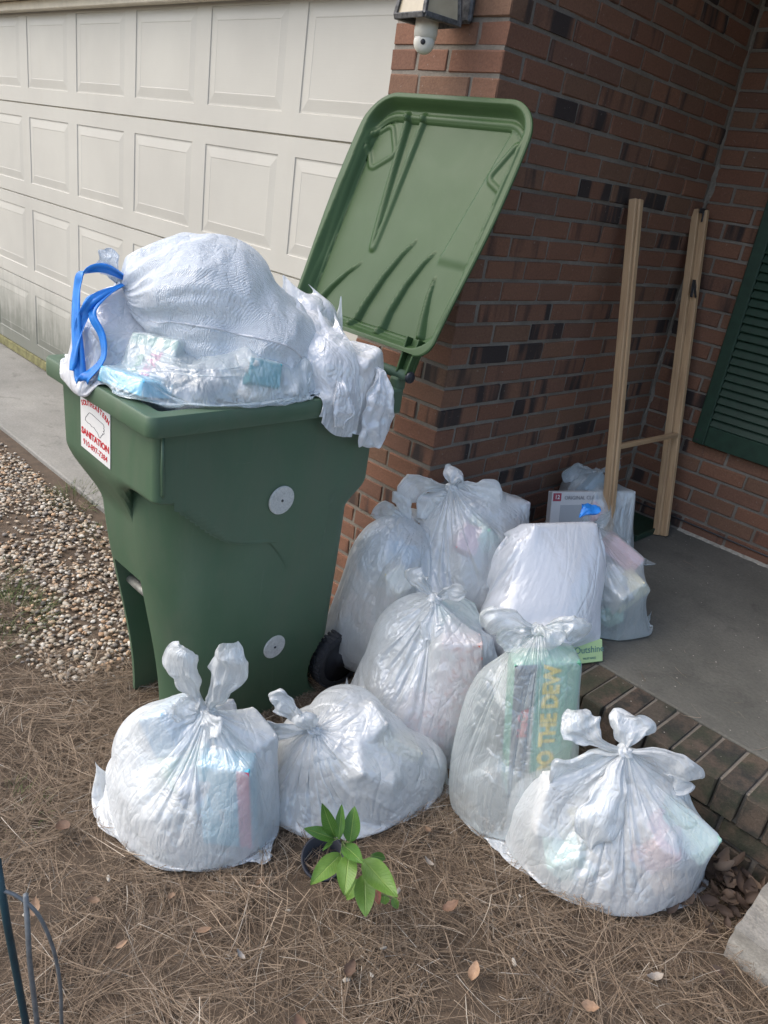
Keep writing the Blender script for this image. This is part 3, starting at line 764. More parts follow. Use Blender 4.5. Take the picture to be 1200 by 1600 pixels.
ribf([(-.235, .055), (-.200, .120), (-.160, .175), (-.120, .212)], .013, .018)
ribf([(-.045, .030), (-.032, .100), (-.006, .190), (.026, .265), (.055, .310)], .014, .022)
ribf([(.070, .035), (.072, .100), (.090, .185), (.118, .255), (.140, .290)], .014, .022)
ribf([(.218, .055), (.200, .110), (.185, .170), (.178, .225)], .014, .020)
fac = smooth01(((U - .165 - (Vv - .27) * .17)) / .004) * smooth01((Vv - .255) / .03) * (inner > 0)
H += .006 * fac * (1 - 0 * U)
P = np.array(LO)[None, None, :] + U[..., None] * np.array(LU) + Vv[..., None] * np.array(LV) + (H[..., None] - .034) * np.array(LN)
V = P.reshape(-1, 3); Fc = [(j * NU + i, j * NU + i + 1, (j + 1) * NU + i + 1, (j + 1) * NU + i) for j in range(NV - 1) for i in range(NU - 1)]
lid = link('lid', mesh_pd('lid', V, Fc), M['lid'], binr, smooth=True)
sm = lid.modifiers.new('s', 'SOLIDIFY'); sm.thickness = .0045; sm.offset = 1
# outer skirt edge
per = []
for j in range(0, NV, 3): per.append(P[j, -1])
per = per + [P[-1, i] for i in range(NU - 1, 0, -4)] + [P[j, 0] for j in range(NV - 1, 0, -3)]
o = link('lid_edge', tube_mesh('lid_edge', [tuple(q) for q in per], .0042, 8), M['lid'], None, smooth=True); o.parent = lid
# embossed (mirrored) moulding on the underside
for s_, u_, v_, sz in (('DO NOT', .085, .150, .040), ('LOAD', .115, .185, .032), ('HOT ASHES', .100, .085, .034)):
    me = text_mesh(s_, sz, .0007)
    o = link('moulded_lettering', me, M['lid'], None); o.parent = lid
    Bx = Matrix(((-LU.x, LV.x, -LN.x, 0), (-LU.y, LV.y, -LN.y, 0), (-LU.z, LV.z, -LN.z, 0), (0, 0, 0, 1)))
    o.matrix_basis = Matrix.Translation(LO + LU * u_ + LV * v_ + LN * (-.0408 + .0012)) @ Bx
# arms from lid down to the handle bar
for uu in (.232, -.24):
    for du in (-.026, .018):
        a_ = LO + LU * (uu + du) + LV * .045 - LN * .012; b_ = Vector((LO.x + uu + du * .8 , -.312, .775))
        beam('lid_arm', b_, a_, .006, .034, M['lid'], binr, side=(1, 0, 0), bev=.002)
    beam('lid_arm', Vector((LO.x + uu, -.306, .775)), LO + LU * uu + LV * .045 - LN * .018, .04, .004, M['lid'], binr, side=(1, 0, 0), bev=.001)

# ================================================================== bags
def ell(c, r, rz=0.0, rx=0.0, ry=0.0):
    Mx = (Matrix.Rotation(rz, 3, 'Z') @ Matrix.Rotation(ry, 3, 'Y') @ Matrix.Rotation(rx, 3, 'X'))
    return ('e', np.array(c, float), np.array(Mx), np.array(r, float))
def bxc(c, h, rz=0.0, rx=0.0, ry=0.0):
    k = ell(c, h, rz, rx, ry); return ('b', k[1], k[2], k[3])
def push(P, shp, marg):
    kind, c, A, r = shp
    q = (P - c) @ A
    if kind == 'e':
        k0 = np.linalg.norm(q / r, axis=1) + 1e-9; k1 = np.linalg.norm(q / r ** 2, axis=1) + 1e-9
        d = k0 * (k0 - 1) / k1; g = (q / r ** 2); g /= np.linalg.norm(g, axis=1)[:, None] + 1e-9
    else:
        rr_ = .008; a = np.abs(q) - (r - rr_); mx = np.maximum(a, 0); ln = np.linalg.norm(mx, axis=1)
        mi = np.minimum(a.max(1), 0); d = ln + mi - rr_
        ax = a.argmax(1); g = np.where(ln[:, None] > 1e-9, mx / (ln[:, None] + 1e-12), 0.0)
        ins = ln < 1e-9; g[ins] = 0; g[np.where(ins)[0], ax[ins]] = 1; g *= np.sign(q) + (q == 0)
    w = np.clip(marg - d, 0, .03)
    m_ = w > 0
    out = P.copy(); out[m_] += (g[m_] * w[m_, None]) @ A.T
    return out, m_
def sim_bag(knot, tips, W, H, contents, seed=0, n=112, m=58, steps=72, sweeps=4, press=.10, grav=.7, floor=None, walls=(), kr=.012, bulge=.16, pin_tips=True, up=(0, 0, 1), shrink=1.0):
    r_ = np.random.default_rng(seed)
    knot = np.array(knot, float); t0, t1 = np.array(tips[0], float), np.array(tips[1], float)
    mid = (t0 + t1) / 2; aw = t1 - t0; wl = np.linalg.norm(aw); aw = aw / wl
    axd = mid - knot; bd = np.cross(aw, axd); bd /= np.linalg.norm(bd)
    if bd[2] > 0: pass
    th = np.arange(n) * 2 * np.pi / n + np.pi
    P = np.zeros((m + 1, n, 3))
    C0 = np.mean([c[1] for c in contents], 0)
    for j in range(m + 1):
        t = j / m; s = math.sin(math.pi * min(1, t)) 
        A = knot * (1 - t) ** 2 + 2 * t * (1 - t) * (2 * C0 - (knot + mid) / 2) * .5 + 2 * t * (1 - t) * ((knot + mid) / 2) * .5 + mid * t * t
        ra = kr + (wl / 2 - kr) * t ** .7 + bulge * .35 * s; rb = kr * (1 - t) + bulge * (s ** .8)
        ru = 1 + .06 * r_.standard_normal(n) * (1 - t) * min(1, t * 8)
        P[j] = A + (np.cos(th) * ra * ru)[:, None] * aw + (np.sin(th) * rb * ru)[:, None] * bd
    P += r_.standard_normal(P.shape) * .0022
    lx = 2 * W / n * shrink; ly = H / m * shrink
    ld = math.hypot(lx, ly); Vel = np.zeros_like(P)
    fl = floor or (lambda x, y: gz(x, y) + .004)
    pinA = P[0].copy(); half = n // 2
    def cons(A, B, L, cs):
        d = B - A; ln = np.sqrt((d * d).sum(-1)) + 1e-9
        k = np.where(ln > L, 1.0, cs); return d * (k * (ln - L) / ln * .5)[..., None]
    grow = np.linspace(.55, 1, m)[:, None]   # near the knot the rings are pleated: allow compression
    cs_h = np.clip(np.linspace(-.1, 1.2, m + 1), 0.02, .55)[:, None]
    for st in range(steps):
        Vel *= .86
        Vel[..., 2] -= grav * .00045
        if press:
            du = np.roll(P, -1, 1) - np.roll(P, 1, 1); dv = np.zeros_like(P); dv[1:-1] = P[2:] - P[:-2]
            nn = np.cross(du, dv); nn /= np.linalg.norm(nn, axis=-1)[..., None] + 1e-9
            cc = P - C0; sg = np.sign((nn * cc).sum()) 
            Vel += nn * sg * press * .001
        old = P.copy(); P = P + Vel
        for sw in range(sweeps):
            for o_ in (0, 1):
                A = P[:, o_::2]; B = np.roll(P, -1, 1)[:, o_::2]; c_ = cons(A, B, lx, cs_h)
                P[:, o_::2] += c_; idx = (np.arange(o_, n, 2) + 1) % n; P[:, idx] -= c_
                A = P[o_:-1:2]; B = P[o_ + 1::2][:A.shape[0]]; c_ = cons(A, B, ly, .7)
                k = A.shape[0]; P[o_:-1:2] += c_; P[o_ + 1:o_ + 2 * k:2] -= c_
            R1 = np.roll(P, -1, 1)
            c_ = cons(P[:-1], R1[1:], ld, .12) * .5; P[:-1] += c_; P[1:] -= np.roll(c_, 1, 1)
            R1 = np.roll(P, 1, 1); c_ = cons(P[:-1], R1[1:], ld, .12) * .5; P[:-1] += c_; P[1:] -= np.roll(c_, -1, 1)
            if sw % 2 == 0:
                a = (np.roll(P, 1, 1) + np.roll(P, -1, 1)) / 2 - P; P += a * .03
                a = (P[2:] + P[:-2]) / 2 - P[1:-1]; P[1:-1] += a * .025
            P[0] = pinA
            # welded bottom seam
            i1 = np.arange(1, half); i2 = n - i1; av = (P[m, i1] + P[m, i2]) / 2; P[m, i1] = av; P[m, i2] = av
            if pin_tips: P[m, 0] = t0 * .6 + P[m, 0] * .4; P[m, half] = t1 * .6 + P[m, half] * .4
            Q = P.reshape(-1, 3)
            for c in contents: Q, _ = push(Q, c, .0025)
            for (pt, nr) in walls:
                d = (Q - np.array(pt)) @ np.array(nr, float); mk = d < .004; Q[mk] += (.004 - d[mk])[:, None] * np.array(nr, float)
            f_ = fl(Q[:, 0], Q[:, 1]); lowm = Q[:, 2] < f_; Q[lowm, 2] = f_[lowm] if hasattr(f_, '__len__') else f_
            P = Q.reshape(P.shape)
        Vel = (P - old); Vel = np.clip(Vel, -.012, .012)
    P[m, np.arange(1, half)] = P[m, n - np.arange(1, half)]
    return P
def bag_mesh(P):
    m1, n, _ = P.shape; V = P.reshape(-1, 3); i = np.arange(n); Fc = []
    j = np.arange(m1 - 1)[:, None]
    a = j * n + i[None]; b = j * n + (i + 1)[None] % n
    Fq = np.stack([a, b, b + n, a + n], -1).reshape(-1, 4)
    me = bpy.data.meshes.new('film'); me.vertices.add(len(V)); me.vertices.foreach_set('co', V.astype(np.float32).ravel())
    me.loops.add(Fq.size); me.loops.foreach_set('vertex_index', Fq.ravel().astype(np.int32))
    me.polygons.add(len(Fq)); me.polygons.foreach_set('loop_start', np.arange(0, Fq.size, 4, dtype=np.int32)); me.polygons.foreach_set('loop_total', np.full(len(Fq), 4, np.int32))
    me.update(calc_edges=True)
    uv = me.uv_layers.new(name='UV'); jj, ii = np.meshgrid(np.arange(m1 - 1), np.arange(n), indexing='ij')
    U = np.stack([np.stack([ii / n, (ii + 1) / n, (ii + 1) / n, ii / n], -1), np.stack([jj, jj, jj + 1, jj + 1], -1) / (m1 - 1)], -1)
    uv.data.foreach_set('uv', U.astype(np.float32).ravel())
    cen = V.mean(0); nn_ = np.zeros(len(me.polygons) * 3, np.float32); ce_ = nn_.copy(); me.polygons.foreach_get('normal', nn_); me.polygons.foreach_get('center', ce_)
    if (nn_.reshape(-1, 3) * (ce_.reshape(-1, 3) - cen)).sum() < 0: me.flip_normals()
    me.polygons.foreach_set('use_smooth', [True] * len(me.polygons)); return me
def flap_mesh(path, width, side, seed=0, nu=26, nv=22, thick=.010, ruffle=.10, tipw=.35, crump=.010):
    """a tied flap of film: flattened tube that leaves the knot pinched and opens into a rounded, ruffled end"""
    path = [np.array(p, float) for p in path]; r_ = random.Random(seed)
    def bez(t):
        k = len(path) - 1
        return sum(math.comb(k, i) * (1 - t) ** (k - i) * t ** i * path[i] for i in range(k + 1))
    V = np.zeros((nu + 1, nv, 3)); side = np.array(side, float)
    ph = r_.uniform(0, 6)
    for i in range(nu + 1):
        t = i / nu; c = bez(t); tg = bez(min(1, t + .01)) - bez(max(0, t - .01)); tg /= np.linalg.norm(tg) + 1e-9
        s = side - tg * (side @ tg); s /= np.linalg.norm(s) + 1e-9; nr = np.cross(tg, s)
        w = width * .92 * (min(1, t * 1.45) ** 1.15) * (1.0 if t < .72 else max(0, 1 - ((t - .72) / .28) ** 1.8 * (1 - tipw)) ) + .005
        rag = .022 * mnoise.noise(Vector((seed * 3.1, i * .05, 2.0)))
        for j in range(nv):
            A = 2 * math.pi * j / nv; x = math.cos(A); y = math.sin(A)
            fold = (abs(math.sin(x * 5.2 + ph + 1.6 * t)) - .6) * 1.5 * width * ruffle * (1.3 - t) * min(1, t * 4)
            if t > .8: c = c + tg * (mnoise.noise(Vector((seed * 1.7, x * 2.2, 5))) * .02 * (t - .8) / .2) * .15
            V[i, j] = c + s * w * x * .5 + nr * (y * thick * .55 * (min(1, t * 3)) * (1 - .75 * t) + fold + .35 * width * (x * x - .5) * math.sin(ph) * .4)
            q = V[i, j]; am = crump * min(1, t * 3)
            nz_ = mnoise.noise_vector(Vector(q) * 22 + Vector((seed, 0, 0))); n2_ = mnoise.noise_vector(Vector(q) * 60 + Vector((0, seed, 0)))
            V[i, j] = q + np.array(nz_) * am + np.array(n2_) * am * .35
    return bag_mesh(V)
def lumps(contents, k, seed, size=(.034, .068), lo=.0):
    r_ = random.Random(seed * 31 + 5); out = []
    es = [c for c in contents if c[0] == 'e']
    for i in range(k):
        c = es[i % len(es)]; d = Vector((r_.gauss(0, 1), r_.gauss(0, 1), r_.gauss(.25, .8))).normalized()
        if d.dot(Vector((.55, -.7, .2))) < -.25: d = -d
        q = c[1] + c[2] @ (np.array(d) * c[3] * .84)
        out.append(bxc(tuple(q), (r_.uniform(*size), r_.uniform(*size), r_.uniform(size[0] * .5, size[1] * .8)), r_.uniform(0, 3), r_.uniform(-.8, .8), r_.uniform(-.8, .8)))
    return out
PAL = [mat_plain('waste_white', (.68, .67, .64), .8), mat_plain('waste_pink', (.62, .36, .38), .8), mat_plain('waste_blue', (.30, .48, .62), .8), mat_plain('waste_kraft', (.42, .30, .19), .8), mat_plain('waste_grey', (.40, .41, .44), .8), mat_plain('waste_cream', (.62, .58, .42), .8), mat_plain('waste_mint', (.38, .58, .48), .8)]
PAL_W = [0, 0, 0, 4, 4, 5, 2, 1, 3, 6, 0, 0]
def waste_boxes(boxes, seed, root):
    bm = bmesh.new(); r_ = random.Random(seed)
    for (kind, c, A, r) in boxes:
        n0 = len(bm.faces); Mx = Matrix.Translation(Vector(c)) @ Matrix(A).to_4x4()
        add_box(bm, -r[0] + .002, r[0] - .002, -r[1] + .002, r[1] - .002, -r[2] + .002, r[2] - .002, .004, Mx)
        bm.faces.ensure_lookup_table(); mi = PAL_W[r_.randrange(len(PAL_W))]
        for f in bm.faces[n0:]: f.material_index = mi
    me = bm_mesh('waste', bm)
    for m_ in PAL: me.materials.append(m_)
    return link('packed_cartons', me, None, root)
def rubbish_mesh(contents, seed, scale=.93):
    bm = bmesh.new()
    for k, (kind, c, A, r) in enumerate(contents):
        if kind == 'skip': continue
        if kind == 'e': bmesh.ops.create_icosphere(bm, subdivisions=4, radius=1.0); new = bm.verts[-2562:]
        bm.verts.ensure_lookup_table()
        if kind == 'e':
            new = bm.verts[-2562:]
            for v in new:
                d = Vector(v.co); nz_ = mnoise.noise(d * 2.6 + Vector((seed, k, 0))) * .10 + abs(mnoise.noise(d * 6 + Vector((k, seed, 0)))) * -.07
                q = np.array(v.co) * r * (scale + nz_ * .6); v.co = Vector(A @ q + c)
    return bm_mesh('rubbish', bm)
BAGP = {}
def add_folds(P, k_, amp, lump, seed):
    m1, n, _ = P.shape; du = np.roll(P, -1, 1) - np.roll(P, 1, 1); dv = np.gradient(P, axis=0); nn = np.cross(du, dv); nn /= np.linalg.norm(nn, axis=-1)[..., None] + 1e-9
    C0 = P.reshape(-1, 3).mean(0); 
    if (nn * (P - C0)).sum() < 0: nn = -nn
    th = np.arange(n)[None] / n * 2 * np.pi; t = np.linspace(0, 1, m1)[:, None]
    w = th * k_ + 1.7 * np.sin(th * 3 + t * 4 + seed) + 1.1 * np.sin(th * 7 - t * 3)
    r1 = 1 - 2 * np.abs(np.sin(w * .5)) ** .7; env = np.clip(t * 9, 0, 1) * np.exp(-((t - .12) / .30) ** 2)
    w2 = th * (k_ * 1.9) + 2 * np.sin(th * 4 + t * 6); r2 = 1 - 2 * np.abs(np.sin(w2 * .5)) ** .7
    d = amp * env * (r1 + .5 * r2)
    L_ = np.array([[mnoise.noise(Vector(P[j, i]) * 7 + Vector((seed, 0, 0))) - .9 * abs(mnoise.noise(Vector(P[j, i]) * 13 + Vector((0, seed, 0)))) for i in range(n)] for j in range(m1)])
    d = d + lump * L_ * np.clip(t * 5, 0, 1) * np.clip((1 - t) * 5, 0, 1)
    return P + nn * d[..., None]
def make_bag(label, film, knot, tips, W, H, contents, flaps=(), seed=0, extra=(), group=None, rub=True, rubmat='rubbish', sub=1, name='rubbish_bag', nl=9, lk=None, fold=None, **kw):
    root = empty(name, tuple(np.mean([c[1] for c in contents], 0)[:2]) + (float(min(t[2] for t in tips)),), label, 'rubbish bag', group)
    lm = lumps(contents, nl, seed, **(lk or {})) if nl else []
    P = sim_bag(knot, tips, W, H, list(contents) + list(extra) + lm, seed=seed, **kw)
    if fold:
        P = add_folds(P, *fold)
    BAGP[label] = P
    if lm: waste_boxes(lm, seed, root)
    me = bag_mesh(P); b = link('film', me, M[film], root)
    if sub: b.modifiers.new('s', 'SUBSURF').levels = sub; b.modifiers['s'].render_levels = sub
    if rub: link('packed_waste', rubbish_mesh([c for c in contents if c[0] == 'e'], seed), M[rubmat], root, smooth=True)
    for k, f in enumerate(flaps):
        fm = flap_mesh(f[0], f[1], f[2], seed=seed * 7 + k, **(f[3] if len(f) > 3 else {}))
        o = link('tied_flap', fm, M[film], root); o.modifiers.new('s', 'SUBSURF').render_levels = 1
    if flaps or True:
        kv = Vector(knot); bm = bmesh.new(); bmesh.ops.create_icosphere(bm, subdivisions=4, radius=1)
        for v in bm.verts:
            d = Vector(v.co); w_ = 1 + .35 * math.sin(5 * math.atan2(d.y, d.x) + 4 * d.z + seed) * .5 + .25 * mnoise.noise(d * 3 + Vector((seed, 0, 0)))
            v.co = kv + Vector((d.x * .019, d.y * .019, d.z * .014)) * w_
        link('knot', bm_mesh('knot', bm), M[film], root, smooth=True)
    return root

G = lambda x, y: float(gz(x, y))
SIDE = Vector((.73, .67, .1))                         # roughly across the view
def V3(*a): return np.array(a, float)
# --- cartons that show through the film
def carton(label, c, h, rz=0.0, rx=0.0, ry=0.0, mats=('waste',), col=(.6, .6, .6), prints=(), name='carton', bands=()):
    m_ = mat_plain('carton_board', col, .7, 12, .06, .1)
    A = Matrix.Rotation(rz, 4, 'Z') @ Matrix.Rotation(ry, 4, 'Y') @ Matrix.Rotation(rx, 4, 'X')
    o = box_obj(name, -h[0], h[0], -h[1], h[1], -h[2], h[2], m_, None, .002)
    o.matrix_basis = Matrix.Translation(Vector(c)) @ A; tag(o, label, 'carton')
    for (x0, x1, z0, z1, bc_, *dy) in bands:
        b = box_obj('printed_panel', x0, x1, -h[1] - .0008 - (dy[0] if dy else 0), -h[1] - .0002, z0, z1, mat_plain('print', bc_, .6, 12, .06, .1), None, 0); b.parent = o
    for (s_, sz, x, z, rot, tc, bold) in prints:
        t_ = link('lettering', text_mesh(s_, sz, .0003, bold=bold), tc if not isinstance(tc, tuple) else mat_plain('print_ink', tc, .6, 12, .05, .05), None); t_.parent = o
        t_.matrix_basis = Matrix.Translation((x, -h[1] - .0022, z)) @ Matrix.Rotation(R(90), 4, 'X') @ Matrix.Rotation(R(rot), 4, 'Z')
    return o
def dashes(parent_c, h, rz, rx, ry, n_, seed, col=(.62, .16, .09)):
    """scattered sprinkle print on a pale carton"""
    A = Matrix.Translation(Vector(parent_c)) @ (Matrix.Rotation(rz, 4, 'Z') @ Matrix.Rotation(ry, 4, 'Y') @ Matrix.Rotation(rx, 4, 'X'))
    r_ = random.Random(seed); bm = bmesh.new()
    for k in range(n_):
        f = r_.random(); a = r_.uniform(0, 3.14)
        if f < .6: Mx = Matrix.Translation((r_.uniform(-h[0] * .9, h[0] * .9), -h[1] - .0006, r_.uniform(-h[2] * .95, h[2] * .95))) @ Matrix.Rotation(a, 4, 'Y')
        else: Mx = Matrix.Translation((h[0] + .0006, r_.uniform(-h[1] * .9, h[1] * .9), r_.uniform(-h[2] * .95, h[2] * .95))) @ Matrix.Rotation(R(90), 4, 'Z') @ Matrix.Rotation(a, 4, 'Y')
        add_box(bm, -.010, .010, -.0004, .0004, -.0034, .0034, .0003, A @ Mx)
    return bm_mesh('sprinkle_print', bm)
def sprinkle_carton(label, c, h, rz, rx, ry, seed, n_=60):
    o = carton(label, c, h, rz, rx, ry, col=(.74, .62, .60))
    me = dashes((0, 0, 0), h, 0, 0, 0, n_, seed); p_ = link('sprinkle_print', me, mat_plain('orange_red_print', (.60, .15, .09), .6), None); p_.parent = o; tag(p_, kind='stuff')
    return o

# --- bags on the ground
bag = make_bag
C1 = dict(c=(0.407, -1.015, -0.125), h=(.060, .030, .125), rz=R(40), rx=R(4), ry=R(-5))
def bxof(k, g=.003): return bxc(k['c'], tuple(q + g for q in k['h']), k['rz'], k['rx'], k['ry'])
carton('sky blue carton with a pink side, seen through the front left bag', **C1, col=(.12, .50, .62), bands=((.030, .0595, -.122, .122, (.66, .16, .24)),), prints=(('fresh', .02, -.01, -.02, 90, (.75, .75, .72), 0), ))
bag('knotted white bag at front left with two upright tied ears, cyan and pink carton inside', 'film', (0.312, -1.025, 0.075), [(0.057, -1.190, -0.155), (0.527, -0.965, -0.262)], .60, .58,
    [ell((0.217, -1.045, -0.120), (.155, .11, .15), R(42)), ell((0.342, -0.980, -0.140), (.13, .12, .15)), ell((0.182, -1.060, -0.200), (.14, .10, .08), R(42))],
    flaps=[([(0.312, -1.025, 0.075), (0.282, -1.060, 0.110), (0.262, -1.090, 0.210), (0.272, -1.080, 0.245)], .090, SIDE, dict(thick=.022, ruffle=.16, crump=.016)),
           ([(0.312, -1.025, 0.075), (0.342, -1.030, 0.120), (0.382, -1.010, 0.220), (0.354, -1.020, 0.280)], .098, SIDE, dict(thick=.022, ruffle=.16, crump=.016)),
           ([(0.312, -1.025, 0.075), (0.352, -1.050, 0.085), (0.392, -1.050, 0.060)], .09, (0, .1, 1), dict(ruffle=.2, crump=.014)),
           ([(0.312, -1.025, 0.075), (0.292, -1.060, 0.070), (0.282, -1.090, 0.100)], .09, (0, .1, 1), dict(ruffle=.2, crump=.014))], seed=1, bulge=.18, extra=[bxof(C1)], nl=11)
bag('low slumped white bag between the bin wheel and the leafy sapling', 'film', (.425, -.785, -.015), [(.30, -.86, -.27), (.615, -.42, -.238)], .60, .56,
    [ell((.42, -.71, -.14), (.15, .12, .135), R(20)), ell((.50, -.58, -.17), (.17, .10, .09), R(55)), ell((.42, -.66, -.07), (.115, .105, .11)), ell((.46, -.62, -.12), (.12, .11, .10), R(50))],
    flaps=[([(.425, -.785, -.015), (.38, -.82, .02), (.350, -.85, .06), (.335, -.86, .045)], .075, (.2, .2, 1), dict(ruffle=.2, crump=.014)),
           ([(.425, -.785, -.015), (.39, -.84, -.02), (.350, -.88, -.03), (.33, -.90, -.06)], .10, (.2, .2, 1), dict(ruffle=.2, crump=.014)),
           ([(.425, -.785, -.015), (.43, -.81, .02), (.41, -.83, .05)], .07, SIDE, dict(ruffle=.2, crump=.014)),
           ([(.425, -.785, -.015), (.45, -.79, -.035), (.485, -.79, -.07), (.50, -.785, -.09)], .05, SIDE, dict(crump=.012))], seed=2, bulge=.16, nl=8)
C3 = dict(c=(0.955, -0.435, -0.045), h=(.068, .028, .068), rz=R(48), rx=R(-18), ry=R(6))
ink = M['ink']
lines = tuple((('%s' % w_), .0075, -.030 + .034 * (i % 2), .050 - .0085 * i, 0, ink, 0) for i, w_ in enumerate(('Serving size 1 cup', 'Total Fat 12g', 'Sodium 320mg', 'Sugars 8g', 'Protein 6g', 'Vitamin D 2mcg', 'Calcium 20mg', 'Iron 1mg', 'Potassium', 'Ingredients: wheat')))
carton('white nutrition printed carton inside the rightmost bag', **C3, col=(.72, .71, .68), prints=lines + (('400', .019, .040, .040, 0, ink, .0004),))
bag('rightmost white bag on the straw, a nutrition printed carton inside, against the porch edge', 'film', (1.015, -0.350, 0.125), [(0.805, -0.530, -0.205), (1.205, -0.090, -0.195)], .66, .60,
    [ell((1.030, -0.295, -0.060), (.165, .125, .145), R(42)), ell((0.940, -0.365, -0.120), (.15, .12, .10), R(42)), ell((1.090, -0.245, -0.110), (.12, .12, .10), R(42))],
    flaps=[([(1.015, -0.350, 0.125), (0.960, -0.405, 0.130), (0.925, -0.425, 0.170), (0.905, -0.415, 0.195)], .10, SIDE, dict(thick=.012, ruffle=.16, crump=.018)),
           ([(1.015, -0.350, 0.125), (1.070, -0.315, 0.150), (1.140, -0.270, 0.150), (1.155, -0.255, 0.090), (1.120, -0.285, 0.060)], .095, (.1, .1, 1), dict(thick=.022, crump=.014)),
           ([(1.015, -0.350, 0.125), (1.030, -0.395, 0.100), (1.050, -0.465, 0.000), (1.055, -0.465, -0.070)], .125, SIDE, dict(thick=.008, tipw=.08, crump=.014)),
           ([(1.015, -0.350, 0.125), (0.970, -0.395, 0.090), (0.930, -0.455, 0.060), (0.920, -0.465, 0.020)], .12, (.2, .1, 1), dict(thick=.008, crump=.018, ruffle=.15)),
           ([(1.015, -0.350, 0.125), (1.000, -0.325, 0.170), (1.000, -0.305, 0.200)], .12, SIDE, dict(crump=.018, ruffle=.16))], seed=3, bulge=.18, walls=[((0, -.078, 0), (0, -1, 0))], extra=[bxof(C3)], nl=9)
C4 = dict(c=(.780, -.335, .045), h=(.082, .036, .205), rz=R(50), rx=R(0), ry=R(-9))
cart = carton('green soft drink carton with yellow slogan, seen through the tall bag', **C4, col=(.14, .36, .25),
    bands=((-.081, -.028, -.204, .204, (.10, .12, .15)), (-.022, .050, -.15, .20, (.10, .40, .26)), (.054, .081, -.20, .203, (.10, .34, .20)), (-.020, .045, -.203, -.153, (.06, .12, .38)), (-.012, .028, -.195, -.165, (.62, .10, .10), .0004)),
    prints=(('DO THE DEW', .056, .014, .025, 90, (.85, .62, .02), .0026), ('MeGa', .036, -.052, .03, 90, (.55, .04, .06), .0012), ('TRIPLE', .016, -.034, .06, 90, (.6, .6, .6), .0004)))
bag('tall white bag with a green soft drink carton showing through, leaning on the porch edge', 'film_dew', (.725, -.360, .300), [(.84, -.505, -.215), (.835, -.19, -.03)], .52, .70,
    [ell((.665, -.40, .0), (.065, .07, .18), R(42)), ell((.72, -.40, -.14), (.09, .07, .07)), ell((.705, -.315, .11), (.09, .05, .11), R(42))],
    flaps=[([(.725, -.360, .300), (.69, -.40, .33), (.645, -.44, .325), (.64, -.44, .28)], .095, (0, 0, 1), dict(thick=.014, ruffle=.16, crump=.016)),
           ([(.725, -.360, .300), (.77, -.34, .345), (.80, -.31, .345), (.81, -.30, .30)], .085, (0, .2, 1), dict(thick=.012, ruffle=.16, crump=.016)),
           ([(.725, -.360, .300), (.70, -.40, .29), (.67, -.43, .25)], .09, (0, .1, 1), dict(ruffle=.2, crump=.016)),
           ([(.725, -.360, .300), (.75, -.37, .33), (.79, -.35, .30)], .08, SIDE, dict(ruffle=.2, crump=.016))], seed=4, bulge=.13, extra=[bxof(C4)], nl=0)
C5 = dict(c=(.515, -.350, .03), h=(.055, .028, .125), rz=R(48), rx=R(0), ry=R(-5))
sprinkle_carton('pale carton with orange red sprinkle print inside the middle bag', C5['c'], C5['h'], C5['rz'], 0, C5['ry'], 3, 70)
C5b = dict(c=(.475, -.415, -.145), h=(.075, .04, .09), rz=R(45), rx=R(0), ry=R(20))
sprinkle_carton('second sprinkle printed carton, low in the middle bag', C5b['c'], C5b['h'], C5b['rz'], 0, C5b['ry'], 5, 70)
bag('white bag in the middle of the heap with orange sprinkle print showing through', 'film', (.400, -.365, .225), [(.215, -.475, -.09), (.525, -.335, -.25)], .62, .64,
    [ell((.37, -.32, .03), (.165, .13, .17), R(42)), ell((.43, -.27, -.06), (.13, .11, .17), R(42))],
    flaps=[([(.400, -.365, .225), (.36, -.39, .25), (.335, -.41, .285), (.355, -.395, .30)], .065, SIDE, dict(ruffle=.2, crump=.014)),
           ([(.400, -.365, .225), (.43, -.35, .26), (.46, -.32, .265)], .06, (0, 0, 1), dict(ruffle=.2, crump=.014)),
           ([(.400, -.365, .225), (.42, -.40, .20), (.44, -.42, .13)], .06, SIDE, dict(ruffle=.2, crump=.014))], seed=5, bulge=.16, extra=[bxof(C5), bxof(C5b)], nl=7)
bag('big white bag knotted high at the back of the heap against the brick pier', 'film', (.145, -.055, .405), [(.05, -.10, -.02), (.42, .16, .01)], .66, .72,
    [ell((.19, .04, .21), (.19, .14, .20), R(42)), ell((.25, .09, .12), (.17, .14, .15), R(42)), ell((.17, -.02, .26), (.11, .10, .10), R(42))],
    flaps=[([(.145, -.055, .405), (.10, -.10, .41), (.055, -.14, .40), (.045, -.15, .35)], .10, (0, 0, 1), dict(thick=.018, ruffle=.15, crump=.018)),
           ([(.145, -.055, .405), (.19, -.02, .43), (.245, .03, .425), (.26, .04, .375)], .075, (0, 0, 1), dict(thick=.018, ruffle=.15, crump=.014)),
           ([(.145, -.055, .405), (.12, -.08, .37), (.10, -.12, .30)], .09, (0, .1, 1), dict(ruffle=.15, crump=.018)),
           ([(.145, -.055, .405), (.14, -.05, .44), (.15, -.03, .45)], .11, SIDE, dict(ruffle=.2, crump=.018))], seed=6, bulge=.17, floor=lambda x, y: np.where(y > -.05, .004, gz(x, y)), nl=8)
